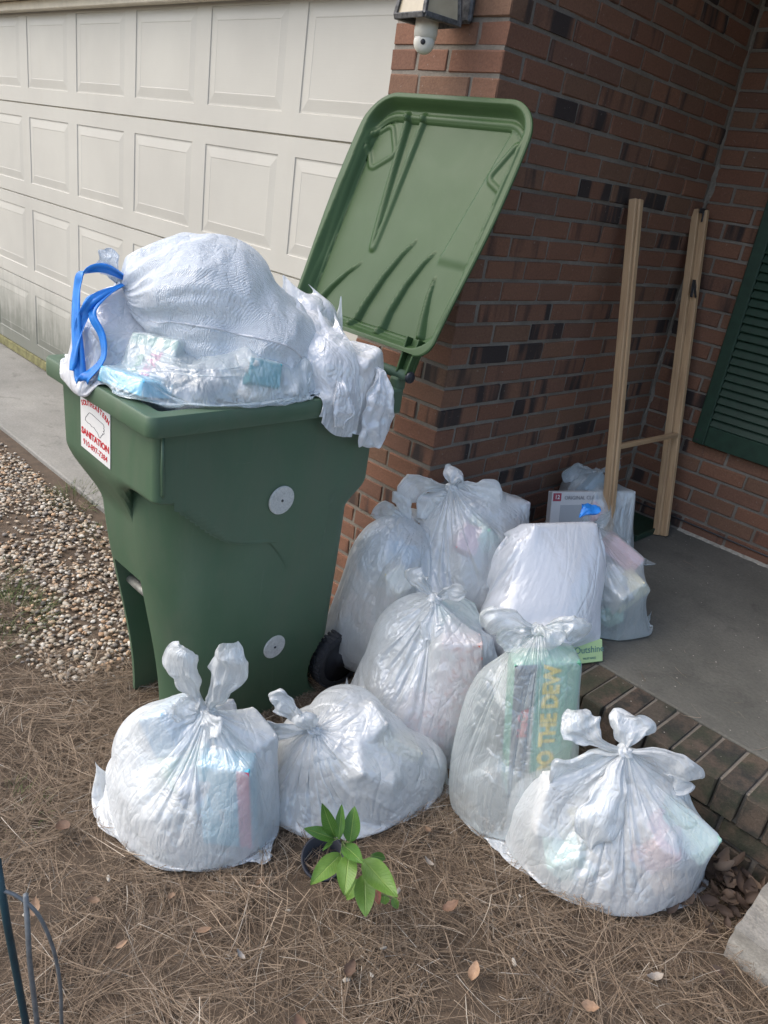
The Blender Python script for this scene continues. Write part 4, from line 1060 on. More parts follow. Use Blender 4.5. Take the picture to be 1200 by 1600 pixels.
bag('puffed white bag beside the bin wheel with a hanging corner, left of the back heap', 'film', (.100, -.155, .270), [(-.02, -.245, -.055), (.30, -.03, -.08)], .64, .66,
    [ell((.075, -.19, .09), (.15, .13, .21), R(42)), ell((.15, -.18, .0), (.12, .10, .16), R(42)), ell((.03, -.20, .15), (.09, .09, .12), R(42))],
    flaps=[([(.100, -.155, .270), (.06, -.19, .31), (.02, -.21, .31), (.0, -.22, .27)], .08, (0, 0, 1), dict(thick=.014, ruffle=.15, crump=.014)),
           ([(.100, -.155, .270), (.08, -.18, .33), (.05, -.20, .36), (.06, -.19, .375)], .06, SIDE, dict(crump=.014)),
           ([(.100, -.155, .270), (.13, -.15, .26), (.15, -.17, .20)], .08, SIDE, dict(ruffle=.15, crump=.014))], seed=7, bulge=.16, nl=7)
# --- film drawn over a tall leaning carton
WN = V3(.92, -.39, 0); BB = V3(.698, .137, .004); WD = V3(-.4, -.917, 0)
rzb = math.atan2(WN[1], WN[0])
lean = R(-25.5); upv = V3(0, 0, 1) * math.cos(lean) + WN * math.sin(lean); nrv = WN * math.cos(lean) - V3(0, 0, 1) * math.sin(lean)
def onbox(w, h_, d=0.0): return BB + WD * w + upv * h_ + nrv * d
oc = onbox(.145, .036, -.040)
tA = Matrix.Rotation(rzb, 4, 'Z') @ Matrix.Rotation(lean, 4, 'Y') @ Matrix.Rotation(R(90), 4, 'Z')
o = box_obj('carton', -.145, .145, -.040, .040, -.034, .034, mat_plain('pale_green_board', (.46, .62, .30), .7, 12, .05, .1), None, .002)
o.matrix_basis = Matrix.Translation(Vector(oc)) @ tA; tag(o, 'pale green frozen treat carton end poking out below the big porch bag', 'carton')
for s_, sz, x_, z_ in (('Outshine', .029, .094, .006), ('FRUIT BARS', .009, .094, -.020)):
    t_ = link('lettering', text_mesh(s_, sz, .0003, bold=.0), mat_plain('teal_ink', (.10, .22, .22), .6), None); t_.parent = o
    t_.matrix_basis = Matrix.Translation((x_, -.0412, z_)) @ Matrix.Rotation(R(90), 4, 'X')
bc = onbox(.120, .245, -.045)
carton('tall white carton leaning under the drawn film of the big porch bag', tuple(bc), (.116, .040, .180), rzb + R(90), lean, 0, col=(.70, .69, .70))
bag('large white bag drawn tight over a tall leaning carton at the porch edge', 'film_flat', tuple(onbox(.30, .10, -.02)), [tuple(onbox(-.004, .432, -.01)), tuple(onbox(.245, .425, -.09))], .50, .56,
    [bxc(tuple(bc), (.119, .043, .184), rzb + R(90), lean, 0), ell(tuple(onbox(.27, .13, -.08)), (.10, .10, .12), R(42))],
    seed=8, bulge=.12, floor=lambda x, y: np.where(y > -.072, .004, gz(x, y)), nl=0, press=.1, grav=.2)
bag('grey clear bag with a pale blue corner, behind the tall carton bag', 'film_clear', (.46, .30, .33), [(.50, .30, .01), (.655, .50, .06)], .46, .48,
    [ell((.49, .36, .15), (.12, .12, .14), R(42)), ell((.53, .40, .12), (.10, .11, .11), R(60))], seed=9, bulge=.10, floor=lambda x, y: np.full_like(x, .004), nl=7,
    flaps=[([(.46, .30, .33), (.47, .33, .35), (.48, .36, .36)], .05, (0, 0, 1), dict(crump=.014))])
tag(link('blue_tag', flap_mesh([(.455, .215, .375), (.455, .25, .415), (.46, .29, .40)], .07, SIDE, 3, tipw=.2), M['blue'], None), 'crumpled bright blue film scrap sticking up behind the tall carton', 'plastic scrap')
C8 = dict(c=(.250, .700, .155), h=(.19, .014, .135), rz=R(66), rx=R(-14), ry=R(0))
carton('white and grey flat carton with small printed heading in the rear bag', **C8, col=(.60, .60, .60), bands=((-.15, .17, -.13, .085, (.40, .42, .44)), (-.185, -.150, .10, .130, (.35, .05, .08), .0003)),
    prints=(('ORIGINAL CLASSIC', .020, -.05, .112, 0, (.25, .25, .27), .0), ('12', .022, -.168, .115, 0, (.7, .7, .7), .0004)))
bag('thin bag round a flat printed carton at the far back of the heap', 'film_clear', (.14, .86, .31), [(.19, .53, .01), (.435, .985, .004)], .54, .56,
    [ell((.16, .78, .15), (.08, .15, .14), R(60)), ell((.15, .80, .22), (.07, .16, .08), R(60))],
    flaps=[([(.14, .86, .31), (.10, .80, .32), (.08, .72, .29)], .09, (0, 0, 1), dict(crump=.016)), ([(.14, .86, .31), (.17, .92, .34), (.18, .97, .35)], .06, (0, 0, 1), dict(crump=.016))],
    seed=10, bulge=.10, floor=lambda x, y: np.full_like(x, .004), walls=[((0.004, 0, 0), (1, 0, 0))], extra=[bxof(C8)], nl=4)
# --- bags in the bin
binbox = lambda x, y: np.where((x > -.425) & (x < .112) & (y > -1.079) & (y < -.352), np.where((x > -.37) & (x < .06) & (y > -1.02) & (y < -.41), .60, .735), -.25)
TIE = (-.255, -.955, .935)
bag('large embossed white bag with blue drawstring on top of the overfilled bin', 'film_emb', TIE, [(-.40, -.46, .82), (.095, -.52, .742)], .74, .80,
    [ell((-.20, -.77, .935), (.175, .20, .145), R(8)), ell((-.10, -.66, .835), (.15, .17, .11), R(20)), ell((-.25, -.83, .91), (.12, .12, .125)), ell((-.15, -.62, .855), (.13, .14, .11))],
    seed=11, bulge=.18, floor=binbox, n=144, m=68, nl=0, press=.0, fold=(17, .0085, .015, 3), extra=[bxc((-.22, -.86, .93), (.085, .065, .085), R(50), R(20), R(0)), bxc((-.05, -.68, .83), (.07, .09, .06), R(10), R(0), R(30))],
    flaps=[([TIE, (-.275, -.975, .985), (-.29, -.99, 1.01)], .06, SIDE, dict(crump=.012)), ([TIE, (-.25, -.99, .96), (-.27, -1.01, .985)], .05, SIDE, dict(crump=.012))])
bag('white bag with red dashes slumped over the front left of the bin rim', 'film_b', (-.25, -.88, .93), [(-.365, -1.03, .735), (-.17, -1.04, .735)], .42, .44,
    [ell((-.295, -.935, .785), (.10, .10, .12)), ell((-.22, -.94, .76), (.10, .10, .09)), bxc((-.33, -.93, .85), (.05, .045, .055), R(20), R(15))], seed=12, bulge=.11, floor=binbox, nl=5)
C13 = dict(c=(-.105, -.955, .785), h=(.06, .028, .058), rz=R(35), rx=R(-38), ry=R(0))
carton('packet with pink, green and blue lettering in the near bag of the bin', **C13, col=(.62, .66, .62), bands=((-.058, .058, .030, .055, (.40, .56, .46)),), prints=(('REAL', .034, .012, -.018, 80, (.66, .16, .30), .001), ('fresh', .024, -.022, -.018, 80, (.15, .42, .26), .0008)))
carton('sky blue packet at the near front corner of the bin bag', c=(-.075, -1.015, .752), h=(.075, .045, .018), rz=R(12), rx=R(-12), ry=R(0), col=(.10, .52, .74))
carton('teal packet in the near bag of the bin', c=(.045, -.75, .785), h=(.04, .03, .03), rz=R(70), rx=R(-25), ry=R(10), col=(.06, .34, .40))
bag('clear bag of coloured packets squeezed under the drawstring bag at the near bin corner', 'film_clear', (-.10, -.86, .87), [(-.17, -1.065, .735), (.095, -.60, .738)], .54, .42,
    [ell((-.08, -.92, .745), (.11, .10, .07), R(30)), ell((.0, -.78, .745), (.10, .19, .08), R(10)), ell((.02, -.68, .74), (.07, .13, .07), R(5))],
    extra=[bxof(C13), bxc((-.075, -1.015, .752), (.077, .047, .020), R(12), R(-12)), bxc((.045, -.75, .785), (.042, .032, .032), R(70), R(-25), R(10))], seed=13, bulge=.08, floor=binbox, nl=7, lk=dict(size=(.02, .04)))
def sim_sheet(o, ux, uy, nx, ny, rest, colliders, floor, seed, steps=110, sweeps=4, pins=(), crumple=.012, grav=1.6, walls=()):
    r_ = np.random.default_rng(seed); o, ux, uy = np.array(o, float), np.array(ux, float), np.array(uy, float)
    a = np.linspace(0, 1, nx)[None, :, None]; b = np.linspace(0, 1, ny)[:, None, None]; P = o + ux * a + uy * b
    nrm = np.cross(ux, uy); nrm /= np.linalg.norm(nrm)
    W_ = np.array([[mnoise.noise(Vector((i * 5.0 / nx + seed, j * 5.0 / ny, 0))) + .4 * mnoise.noise(Vector((i * 13.0 / nx, j * 13.0 / ny, seed))) for i in range(nx)] for j in range(ny)])
    P = P + nrm * W_[..., None] * crumple * 5 + r_.standard_normal(P.shape) * .001
    lx = np.linalg.norm(ux) / (nx - 1) * rest[0]; ly = np.linalg.norm(uy) / (ny - 1) * rest[1]; ld = math.hypot(lx, ly); Vel = np.zeros_like(P); P0 = P.copy()
    def c(A, B, L, k):
        d = B - A; ln = np.linalg.norm(d, axis=-1, keepdims=True) + 1e-9; return d * (np.where(ln > L, 1, k) * (ln - L) / ln * .5)
    for st in range(steps):
        Vel *= .93; Vel[..., 2] -= grav * .00045; old = P.copy(); P = P + Vel
        for sw in range(sweeps):
            for o_ in (0, 1):
                A = P[:, o_:-1:2]; k = A.shape[1]; B = P[:, o_ + 1::2][:, :k]; d = c(A, B, lx, .8); P[:, o_:o_ + 2 * k - 1:2] += d; P[:, o_ + 1:o_ + 2 * k:2] -= d
                A = P[o_:-1:2]; k = A.shape[0]; B = P[o_ + 1::2][:k]; d = c(A, B, ly, .8); P[o_:o_ + 2 * k - 1:2] += d; P[o_ + 1:o_ + 2 * k:2] -= d
            d = c(P[:-1, :-1], P[1:, 1:], ld, .3) * .5; P[:-1, :-1] += d; P[1:, 1:] -= d
            d = c(P[:-1, 1:], P[1:, :-1], ld, .3) * .5; P[:-1, 1:] += d; P[1:, :-1] -= d
            for (pi, pj, t_) in pins: P[pi, pj] = t_
            Q = P.reshape(-1, 3)
            hit = np.zeros(len(Q), bool)
            for cc in colliders:
                Q, h_ = push(Q, cc, .004); hit |= h_
            f_ = floor(Q[:, 0], Q[:, 1]); lw_ = Q[:, 2] < f_
            # hitting the rim from the side slides outwards instead of jumping up
            side = lw_ & (f_ - Q[:, 2] > .03) & (Q[:, 0] > .04); Q[side, 0] = np.maximum(Q[side, 0], .120); lw_ &= ~side; Q[lw_, 2] = f_[lw_]
            P = Q.reshape(P.shape)
        Vel = np.clip(P - old, -.02, .02); Vel[hit.reshape(ny, nx)] *= .15
    return P
def grid_mesh(P):
    ny, nx, _ = P.shape; Fq = [(j * nx + i, j * nx + i + 1, (j + 1) * nx + i + 1, (j + 1) * nx + i) for j in range(ny - 1) for i in range(nx - 1)]
    me = mesh_pd('sheet', P.reshape(-1, 3), Fq); uv = me.uv_layers.new(name='UV'); vi = np.zeros(len(me.loops), np.int32); me.loops.foreach_get('vertex_index', vi)
    uv.data.foreach_set('uv', np.stack([(vi % nx) / nx, (vi // nx) / ny], -1).astype(np.float32).ravel()); me.polygons.foreach_set('use_smooth', [True] * len(me.polygons)); return me
cr = empty('rubbish_bag', (.05, -.45, .735), 'crumpled empty looking white bag hanging over the bin rim beside the lid', 'rubbish bag')
heap = [ell((.0, -.50, .775), (.095, .11, .075)), ell((-.08, -.54, .83), (.10, .11, .08)), bxc((.045, -.43, .79), (.05, .05, .04), R(20), R(20)), ell((-.13, -.47, .88), (.06, .08, .06))]
rimc = [bxc((.088, -.71, .70), (.030, .372, .032)), bxc((-.15, -.37, .70), (.27, .030, .035))]
link('packed_waste', rubbish_mesh([c for c in heap if c[0] == 'e'], 14, .90), M['rubbish'], cr, smooth=True)
S1 = sim_sheet((-.20, -.60, 1.0), (.07, .25, -.055), (.34, .0, -.10), 62, 66, (1.10, 1.16), heap + rimc, binbox, 3, crumple=.030, steps=70, pins=[(0, i, np.array((-.20, -.60, 1.0)) + np.array((.09, .22, -.055)) * (i / 61) ** 1.2) for i in (0, 1, 2, 20, 21, 22, 38, 39, 60, 61)])
S2 = sim_sheet((-.09, -.62, .965), (.07, .17, -.05), (.23, -.03, -.08), 46, 46, (1.12, 1.06), heap + rimc + [ell((.0, -.50, .785), (.105, .12, .085))], binbox, 8, crumple=.032, steps=70, pins=[(0, i, np.array((-.09, -.62, .965)) + np.array((.06, .15, -.05)) * i / 45) for i in (0, 1, 14, 15, 30, 31, 44, 45)])
for S_ in (S1, S2):
    o = link('film', grid_mesh(S_), M['film_sheet'], cr); o.modifiers.new('s', 'SUBSURF').render_levels = 1
o = link('hanging_end', flap_mesh([(.085, -.42, .80), (.145, -.41, .79), (.150, -.43, .70), (.137, -.435, .60)], .12, (.1, 1, 0), 31, thick=.016, ruffle=.10, crump=.014, tipw=.6, nu=34, nv=30), M['film_sheet'], cr); o.modifiers.new('s', 'SUBSURF').render_levels = 1
o = link('hanging_end', flap_mesh([(.08, -.545, .78), (.135, -.55, .765), (.140, -.55, .71), (.132, -.55, .665)], .07, (.1, 1, 0), 32, thick=.010, ruffle=.10, crump=.010, tipw=.45), M['film_sheet'], cr); o.modifiers.new('s', 'SUBSURF').render_levels = 1
def ribbon(name, pts, w, parent, mat, seed=0, twist=1.2):
    TO = np.array((.70, -.70, .16)); T0 = np.array((-.234, -.949, .950))
    pts = [np.array(p, float) for p in pts]; pts = [p + TO * (.085 * min(1, np.linalg.norm(p - T0) / .07) + .30 * max(0, .93 - p[2])) for p in pts]; k = len(pts); V = []; Fc = []; N_ = 60
    def cr(t):
        t *= (k - 1); i = min(int(t), k - 2); f = t - i; p0, p1, p2, p3 = pts[max(i - 1, 0)], pts[i], pts[i + 1], pts[min(i + 2, k - 1)]
        return .5 * ((2 * p1) + (-p0 + p2) * f + (2 * p0 - 5 * p1 + 4 * p2 - p3) * f * f + (-p0 + 3 * p1 - 3 * p2 + p3) * f ** 3)
    for i in range(N_ + 1):
        t = i / N_; c = cr(t); tg = cr(min(1, t + .01)) - cr(max(0, t - .01)); tg /= np.linalg.norm(tg) + 1e-9
        a = twist * math.sin(t * 5 + seed) * .5; s0 = np.array((.68, .62, .3)); s0 -= tg * (s0 @ tg); s0 /= np.linalg.norm(s0); b0 = np.cross(tg, s0)
        s = s0 * math.cos(a) + b0 * math.sin(a); ww = w * (1 - .55 * (math.exp(-(t / .06) ** 2) + math.exp(-((1 - t) / .06) ** 2)))
        for j in range(6):
            x = j / 5 - .5; V.append(c + s * ww * x + np.cross(tg, s) * (.0035 * math.sin(j * 2.4 + t * 9 + seed)))
    for i in range(N_):
        for j in range(5): a = i * 6 + j; Fc.append((a, a + 1, a + 7, a + 6))
    o = link(name, mesh_pd(name, V, Fc), mat, parent, smooth=True); m_ = o.modifiers.new('s', 'SOLIDIFY'); m_.thickness = .0012; return o
big = [o for o in bpy.data.objects if o.get('label', '').startswith('large embossed')][0]
Pb = BAGP[big['label']]; kk = int(np.argmin(np.linalg.norm(Pb[34] - V3(-.03, -.90, .90), axis=1)))
link('side_seam', tube_mesh('seam', [tuple(q) for q in Pb[2:-1, kk]], .0028, 6), M['film_b'], big, smooth=True)
ribbon('drawstring', [(-.234, -.949, .950), (-.262, -.978, .970), (-.290, -1.004, .955), (-.300, -1.014, .920), (-.298, -1.012, .85), (-.290, -1.004, .78), (-.280, -.994, .715), (-.262, -.988, .725), (-.240, -.968, .770), (-.246, -.972, .820), (-.268, -.990, .868), (-.252, -.975, .915), (-.228, -.955, .948)], .028, big, M['blue'], 1)
ribbon('drawstring', [(-.236, -.955, .945), (-.268, -.985, .905), (-.285, -1.000, .86), (-.292, -1.008, .80), (-.296, -1.010, .73)], .024, big, M['blue'], 3)

# ================================================================== ground cover
def strips(P0, T, L, Wd, bend, nseg, r_, col, name, mat, kind='stuff', taper=.25, lift=0.0):
    """many thin bent blades as one mesh. P0 start, T unit direction, bend sideways vector"""
    N_ = len(P0); t = np.linspace(0, 1, nseg + 1)[None, :, None]
    C_ = P0[:, None] + T[:, None] * (L[:, None, None] * t) + bend[:, None] * (t * t) 
    tg = T[:, None] * L[:, None, None] + 2 * bend[:, None] * t
    rnd = r_.standard_normal((N_, 3)); rnd[:, 2] = np.abs(rnd[:, 2]) * 1.5 + .6
    s = np.cross(tg, rnd[:, None]); s /= np.linalg.norm(s, axis=-1)[..., None] + 1e-9
    wv = Wd[:, None, None] * (1 - (1 - taper) * t ** 2) * .5
    V = np.stack([C_ - s * wv, C_ + s * wv], 2).reshape(-1, 3)
    b = (np.arange(N_)[:, None] * (nseg + 1) + np.arange(nseg)[None]).reshape(-1) * 2
    Fq = np.stack([b, b + 1, b + 3, b + 2], -1)
    me = bpy.data.meshes.new(name); me.vertices.add(len(V)); me.vertices.foreach_set('co', V.astype(np.float32).ravel())
    me.loops.add(Fq.size); me.loops.foreach_set('vertex_index', Fq.ravel().astype(np.int32)); me.polygons.add(len(Fq))
    me.polygons.foreach_set('loop_start', np.arange(0, Fq.size, 4, dtype=np.int32)); me.polygons.foreach_set('loop_total', np.full(len(Fq), 4, np.int32)); me.update(calc_edges=True)
    uv = me.uv_layers.new(name='UV'); u = np.repeat(col[:, 0], nseg * 4); v = np.repeat(col[:, 1], nseg * 4)
    uv.data.foreach_set('uv', np.stack([u, v], -1).astype(np.float32).ravel())
    return tag(link(name, me, mat), kind=kind)
def hnoise(x, y, s, seed):
    x = np.asarray(x) * s; y = np.asarray(y) * s; k = seed * 1.7
    return .5 * (np.sin(x * 1.9 + 1.3 * np.sin(y * 1.3 + k) + k) * np.cos(y * 2.3 + 1.1 * np.sin(x * 1.7 - k) + k * 2) + .6 * np.sin(x * 4.1 + y * 2.7 + k * 3 + np.sin(y * 3.9)))
def gzn(x, y): return gz(x) - .012 + .0
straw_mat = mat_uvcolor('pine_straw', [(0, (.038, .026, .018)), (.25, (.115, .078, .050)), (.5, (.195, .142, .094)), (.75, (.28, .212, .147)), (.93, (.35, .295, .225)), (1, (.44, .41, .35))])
def scatter(n_, x0, x1, y0, y1, keep):
    X = rng.uniform(x0, x1, n_ * 3); Y = rng.uniform(y0, y1, n_ * 3); k = keep(X, Y) > rng.random(n_ * 3)
    return X[k][:n_], Y[k][:n_]
def dens(X, Y):
    d = np.ones_like(X)
    d *= np.where((X > -.02) & (Y > -.075), 0, 1) * np.where(Y > .0, 0, 1)
    grav = smooth01((-.38 - X) / .25) * smooth01((Y + 1.06) / .12)
    d *= 1 - .93 * grav
    d *= np.where((X < -.47) & (Y > -.42), .04, 1)
    d *= 1 - .55 * smooth01((-.15 - X) / .3) * smooth01((Y + 1.22) / .15)
    d *= np.clip(.72 + .75 * hnoise(X, Y, 4.3, 77), .30, 1)
    near = 1.0 - .45 * smooth01((-X - .2) / 1.2)
    return d * near
def straw(n_, Lr, wr_, zlo, zhi, name, seed, fasc=3, area=(-2.0, 1.9, -2.1, 0.0)):
    X, Y = scatter(n_ // fasc, *area, dens); k = len(X)
    patch = hnoise(X * 1.0, Y * 1.0, 3.1, seed)
    th = patch * 5.0 + rng.normal(0, .85, k) + seed
    X = np.repeat(X, fasc); Y = np.repeat(Y, fasc); th = np.repeat(th, fasc) + rng.normal(0, .10, k * fasc); n2 = len(X)
    mound = np.repeat(np.clip(hnoise(X[::fasc], Y[::fasc], 5.5, 9 + seed), -.5, 1), fasc)
    L = rng.uniform(*Lr, n2); tilt = rng.normal(0, .10, n2)
    Z = gzn(X, Y) + rng.uniform(zlo, zhi, n2) + .026 * mound
    T = np.stack([np.cos(th) * np.cos(tilt), np.sin(th) * np.cos(tilt), np.sin(tilt)], -1)
    sd_ = np.stack([-np.sin(th), np.cos(th), np.zeros(n2)], -1); bend = sd_ * rng.normal(0, .22, n2)[:, None] * L[:, None]
    bend[:, 2] -= np.abs(rng.normal(0, .06, n2)) * L
    P0 = np.stack([X, Y, Z], -1) - T * L[:, None] * .5
    end = P0 + T * L[:, None] + bend
    ok = ~((end[:, 1] > -.078) & (end[:, 0] > -.03)) & ~((P0[:, 1] > -.078) & (P0[:, 0] > -.03))
    big_ = np.repeat(np.clip(.5 + .5 * hnoise(X[::fasc], Y[::fasc], 1.7, 40 + seed), 0, 1), fasc)
    u = np.clip(rng.beta(2.2, 2.2, n2) * .75 + .22 * big_ + .03, 0, 1); pale = rng.random(n2) < .045; u[pale] = rng.uniform(.9, 1, pale.sum())
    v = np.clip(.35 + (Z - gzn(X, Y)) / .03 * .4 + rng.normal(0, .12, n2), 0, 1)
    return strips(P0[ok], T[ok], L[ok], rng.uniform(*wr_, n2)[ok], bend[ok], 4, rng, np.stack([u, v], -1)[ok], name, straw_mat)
straw(84000, (.05, .13), (.0008, .0014), .002, .014, 'pine_straw', 2)
straw(27000, (.07, .17), (.0009, .0016), .012, .030, 'pine_straw', 5)
straw(1500, (.06, .14), (.0011, .0017), .002, .02, 'pine_straw', 8, area=(-1.5, -.5, -.75, -.36))

X = rng.uniform(.15, 1.7, 90); Y = .14 + np.abs(rng.normal(0, .35, 90)); Y = np.clip(Y, .0, 1.40); th = rng.uniform(0, 6.28, 90); L = rng.uniform(.02, .08, 90)
T = np.stack([np.cos(th), np.sin(th), np.zeros(90)], -1)
strips(np.stack([X, Y, np.full(90, .0025)], -1), T, L, rng.uniform(.0009, .0014, 90), np.stack([-np.sin(th), np.cos(th), np.zeros(90)], -1) * (rng.normal(0, .15, 90) * L)[:, None], 4, rng, np.stack([rng.uniform(.2, .95, 90), rng.uniform(.3, .7, 90)], -1), 'pine_straw', straw_mat)
bm = bmesh.new()
for k in range(160):
    x_, y_ = random.uniform(.25, 1.7), random.uniform(-.05, 1.42); q_ = random.uniform(.0007, .0022)
    bmesh.ops.create_icosphere(bm, subdivisions=1, radius=q_, matrix=Matrix.Translation((x_, y_, .0006 + (0 if y_ > .12 else .0005))) @ Matrix.Diagonal((1.2, .9, .6, 1)))
tag(link('grit', bm_mesh('grit', bm), mat_plain('pale_grit', (.38, .35, .30), .9, 50, .4, .2)), kind='stuff')

# pebbles
def pebbles(n_, seed):
    bm = bmesh.new(); bmesh.ops.create_icosphere(bm, subdivisions=2, radius=1); V0 = np.array([v.co[:] for v in bm.verts]); F0 = np.array([[v.index for v in f.verts] for f in bm.faces]); bm.free()
    def kd(X, Y):
        w = smooth01((-.33 - X) / .18) * smooth01((Y + 1.10 + .05 * np.sin(X * 7)) / .14) * smooth01((-.44 - Y) / .05)
        ns = hnoise(X, Y, 2.6, 3); return w * np.clip(.95 + 1.1 * ns, .12, 1)
    X, Y = scatter(n_, -3.6, -.28, -1.16, -.42, kd); k = len(X)
    S = rng.uniform(.0038, .0090, k) * rng.choice([1, 1, 1, 1.3], k); ax = rng.uniform(.65, 1.25, (k, 3)); ax[:, 2] *= .62
    nz_ = 1 + .13 * rng.standard_normal((k, len(V0))); 
    A = rng.uniform(0, 6.28, k); c, s = np.cos(A), np.sin(A)
    P = V0[None] * nz_[..., None] * ax[:, None] * S[:, None, None]
    # smooth the noise a little by flattening
    x = P[..., 0] * c[:, None] - P[..., 1] * s[:, None]; y = P[..., 0] * s[:, None] + P[..., 1] * c[:, None]
    Z = gzn(X, Y) + S * .35 + rng.uniform(0, .012, k)
    V = np.stack([x + X[:, None], y + Y[:, None], P[..., 2] + Z[:, None]], -1).reshape(-1, 3)
    Fq = (F0[None] + (np.arange(k) * len(V0))[:, None, None]).reshape(-1, 3)
    me = bpy.data.meshes.new('gravel'); me.vertices.add(len(V)); me.vertices.foreach_set('co', V.astype(np.float32).ravel())
    me.loops.add(Fq.size); me.loops.foreach_set('vertex_index', Fq.ravel().astype(np.int32)); me.polygons.add(len(Fq))
    me.polygons.foreach_set('loop_start', np.arange(0, Fq.size, 3, dtype=np.int32)); me.polygons.foreach_set('loop_total', np.full(len(Fq), 3, np.int32)); me.update(calc_edges=True)
    uv = me.uv_layers.new(name='UV'); u = np.repeat(rng.random(k), len(F0) * 3); v = np.repeat(rng.uniform(.3, 1, k), len(F0) * 3)
    uv.data.foreach_set('uv', np.stack([u, v], -1).astype(np.float32).ravel())
    return tag(link('gravel', me, mat_uvcolor('river_pebbles', [(0, (.10, .09, .08)), (.15, (.22, .19, .16)), (.35, (.34, .27, .19)), (.5, (.40, .25, .14)), (.62, (.36, .30, .22)), (.8, (.42, .37, .29)), (1, (.52, .49, .43))], .7), smooth=True), kind='stuff')
pebbles(7600, 1)

# grass tufts
def tuft(cx, cy, n_, hgt, spread, label):
    A = rng.uniform(0, 6.28, n_); rr = spread * np.sqrt(rng.random(n_)); X = cx + rr * np.cos(A) * 1.3; Y = cy + rr * np.sin(A)
    T = np.stack([np.cos(A) * .5 + rng.normal(0, .35, n_), np.sin(A) * .5 + rng.normal(0, .35, n_), np.ones(n_) * rng.uniform(.5, 1.2, n_)], -1); T /= np.linalg.norm(T, axis=1)[:, None]
    L = rng.uniform(.4, 1, n_) * hgt; bend = np.stack([np.cos(A), np.sin(A), -np.ones(n_) * .8], -1) * (L * rng.uniform(.1, .5, n_))[:, None]
    P0 = np.stack([X, Y, gzn(X, Y) + .002], -1)
    return strips(P0, T, L, rng.uniform(.0014, .0026, n_), bend, 4, rng, np.stack([rng.random(n_), rng.uniform(.3, .8, n_)], -1), 'grass', grass_mat, taper=.1)
grass_mat = mat_uvcolor('lawn_grass', [(0, (.05, .085, .022)), (.5, (.085, .125, .035)), (.8, (.13, .15, .055)), (1, (.24, .20, .10))])
tuft(-1.72, -.43, 260, .085, .12, ''); tuft(-1.30, -.47, 120, .06, .10, ''); tuft(-.92, -1.02, 420, .075, .13, ''); tuft(-1.15, -1.0, 220, .06, .12, '')
tuft(-.02, -1.36, 90, .04, .09, ''); tuft(1.02, -1.12, 60, .03, .04, ''); tuft(-.75, -1.12, 120, .05, .10, '')

# dead leaves
def leaf_mesh(name, L, Wd, curl, seed, nu=9, nv=7, lobes=0.0, cup=.25):
    r_ = random.Random(seed); V = []; Fc = []
    for i in range(nu + 1):
        t = i / nu; w = Wd * .5 * (math.sin(math.pi * min(1, t ** .85)) ** .8) * (1 + lobes * math.sin(t * 19 + seed)) + .0006
        for j in range(nv + 1):
            x = j / nv * 2 - 1
            V.append((x * w, t * L, curl * L * (t - .4) ** 2 + cup * abs(x) ** 1.5 * w + .06 * L * math.sin(t * 5 + x * 2 + seed) * .3 + r_.uniform(-1, 1) * .0006))
    for i in range(nu):
        for j in range(nv): a = i * (nv + 1) + j; Fc.append((a, a + 1, a + nv + 2, a + nv + 1))
    me = mesh_pd(name, V, Fc); me.polygons.foreach_set('use_smooth', [True] * len(me.polygons))
    uv = me.uv_layers.new(name='UV')
    for lp in me.loops:
        vi = lp.vertex_index; uv.data[lp.index].uv = ((vi % (nv + 1)) / nv, (vi // (nv + 1)) / nu)
    return me
def mat_dead(name, a, b):
    t = NT(name); oi = t.n('ObjectInfo'); v = t.coord('Object'); n = t.noise(v, 60, 6, .7)
    c = t.ramp(n, [(.3, a), (.7, b)]); c = t.mix(1.0, c, t.ramp(oi.outputs['Random'], [(0, .6), (1, 1.35)]), 'MULTIPLY')
    t.principled(c, .75, t.bump(n, .4, .002)); return t.m
dm = [mat_dead('dead_leaf_tan', (.20, .12, .07), (.33, .22, .14)), mat_dead('dead_leaf_brown', (.10, .055, .035), (.18, .11, .07)), mat_dead('dead_leaf_grey', (.22, .19, .16), (.36, .32, .27))]
LM = []
for k in range(8):
    me = leaf_mesh('dead_leaf', .055, .024 + .006 * (k % 3), .5 + .2 * k % .7, k, lobes=.12 * (k % 2), cup=.5); me.materials.append(dm[[0, 0, 1, 2, 0, 1, 2, 0][k]]); LM.append(me)
spots = [q for i, q in enumerate([(.53, -1.36, 0), (.66, -1.42, .3), (.40, -1.33, 1.2), (.80, -1.28, 2.2), (.93, -1.20, .6), (.72, -1.18, 1.0), (.98, -.98, 2.6), (1.05, -.86, .2), (1.10, -.74, 1.7), (.90, -.78, 2.9), (.80, -.70, .8), (1.20, -.62, 2.1), (1.28, -.80, 1.1), (1.15, -1.0, .4), (.60, -1.22, 3.0), (.48, -1.20, 1.9), (.25, -1.38, .9), (.12, -1.30, 2.4), (-.05, -1.22, .1), (1.30, -.52, 1.3), (.70, -.62, 2.0), (.85, -.95, 1.5), (.88, -1.05, .2), (.97, -.68, 1.1), (.75, -1.45, 2.0), (.35, -1.45, .5), (1.0, -.90, 2.2), (.58, -1.05, .2), (.66, -.98, 1.4), (1.22, -.72, 2.7)]) if i % 5 not in (1, 3)]
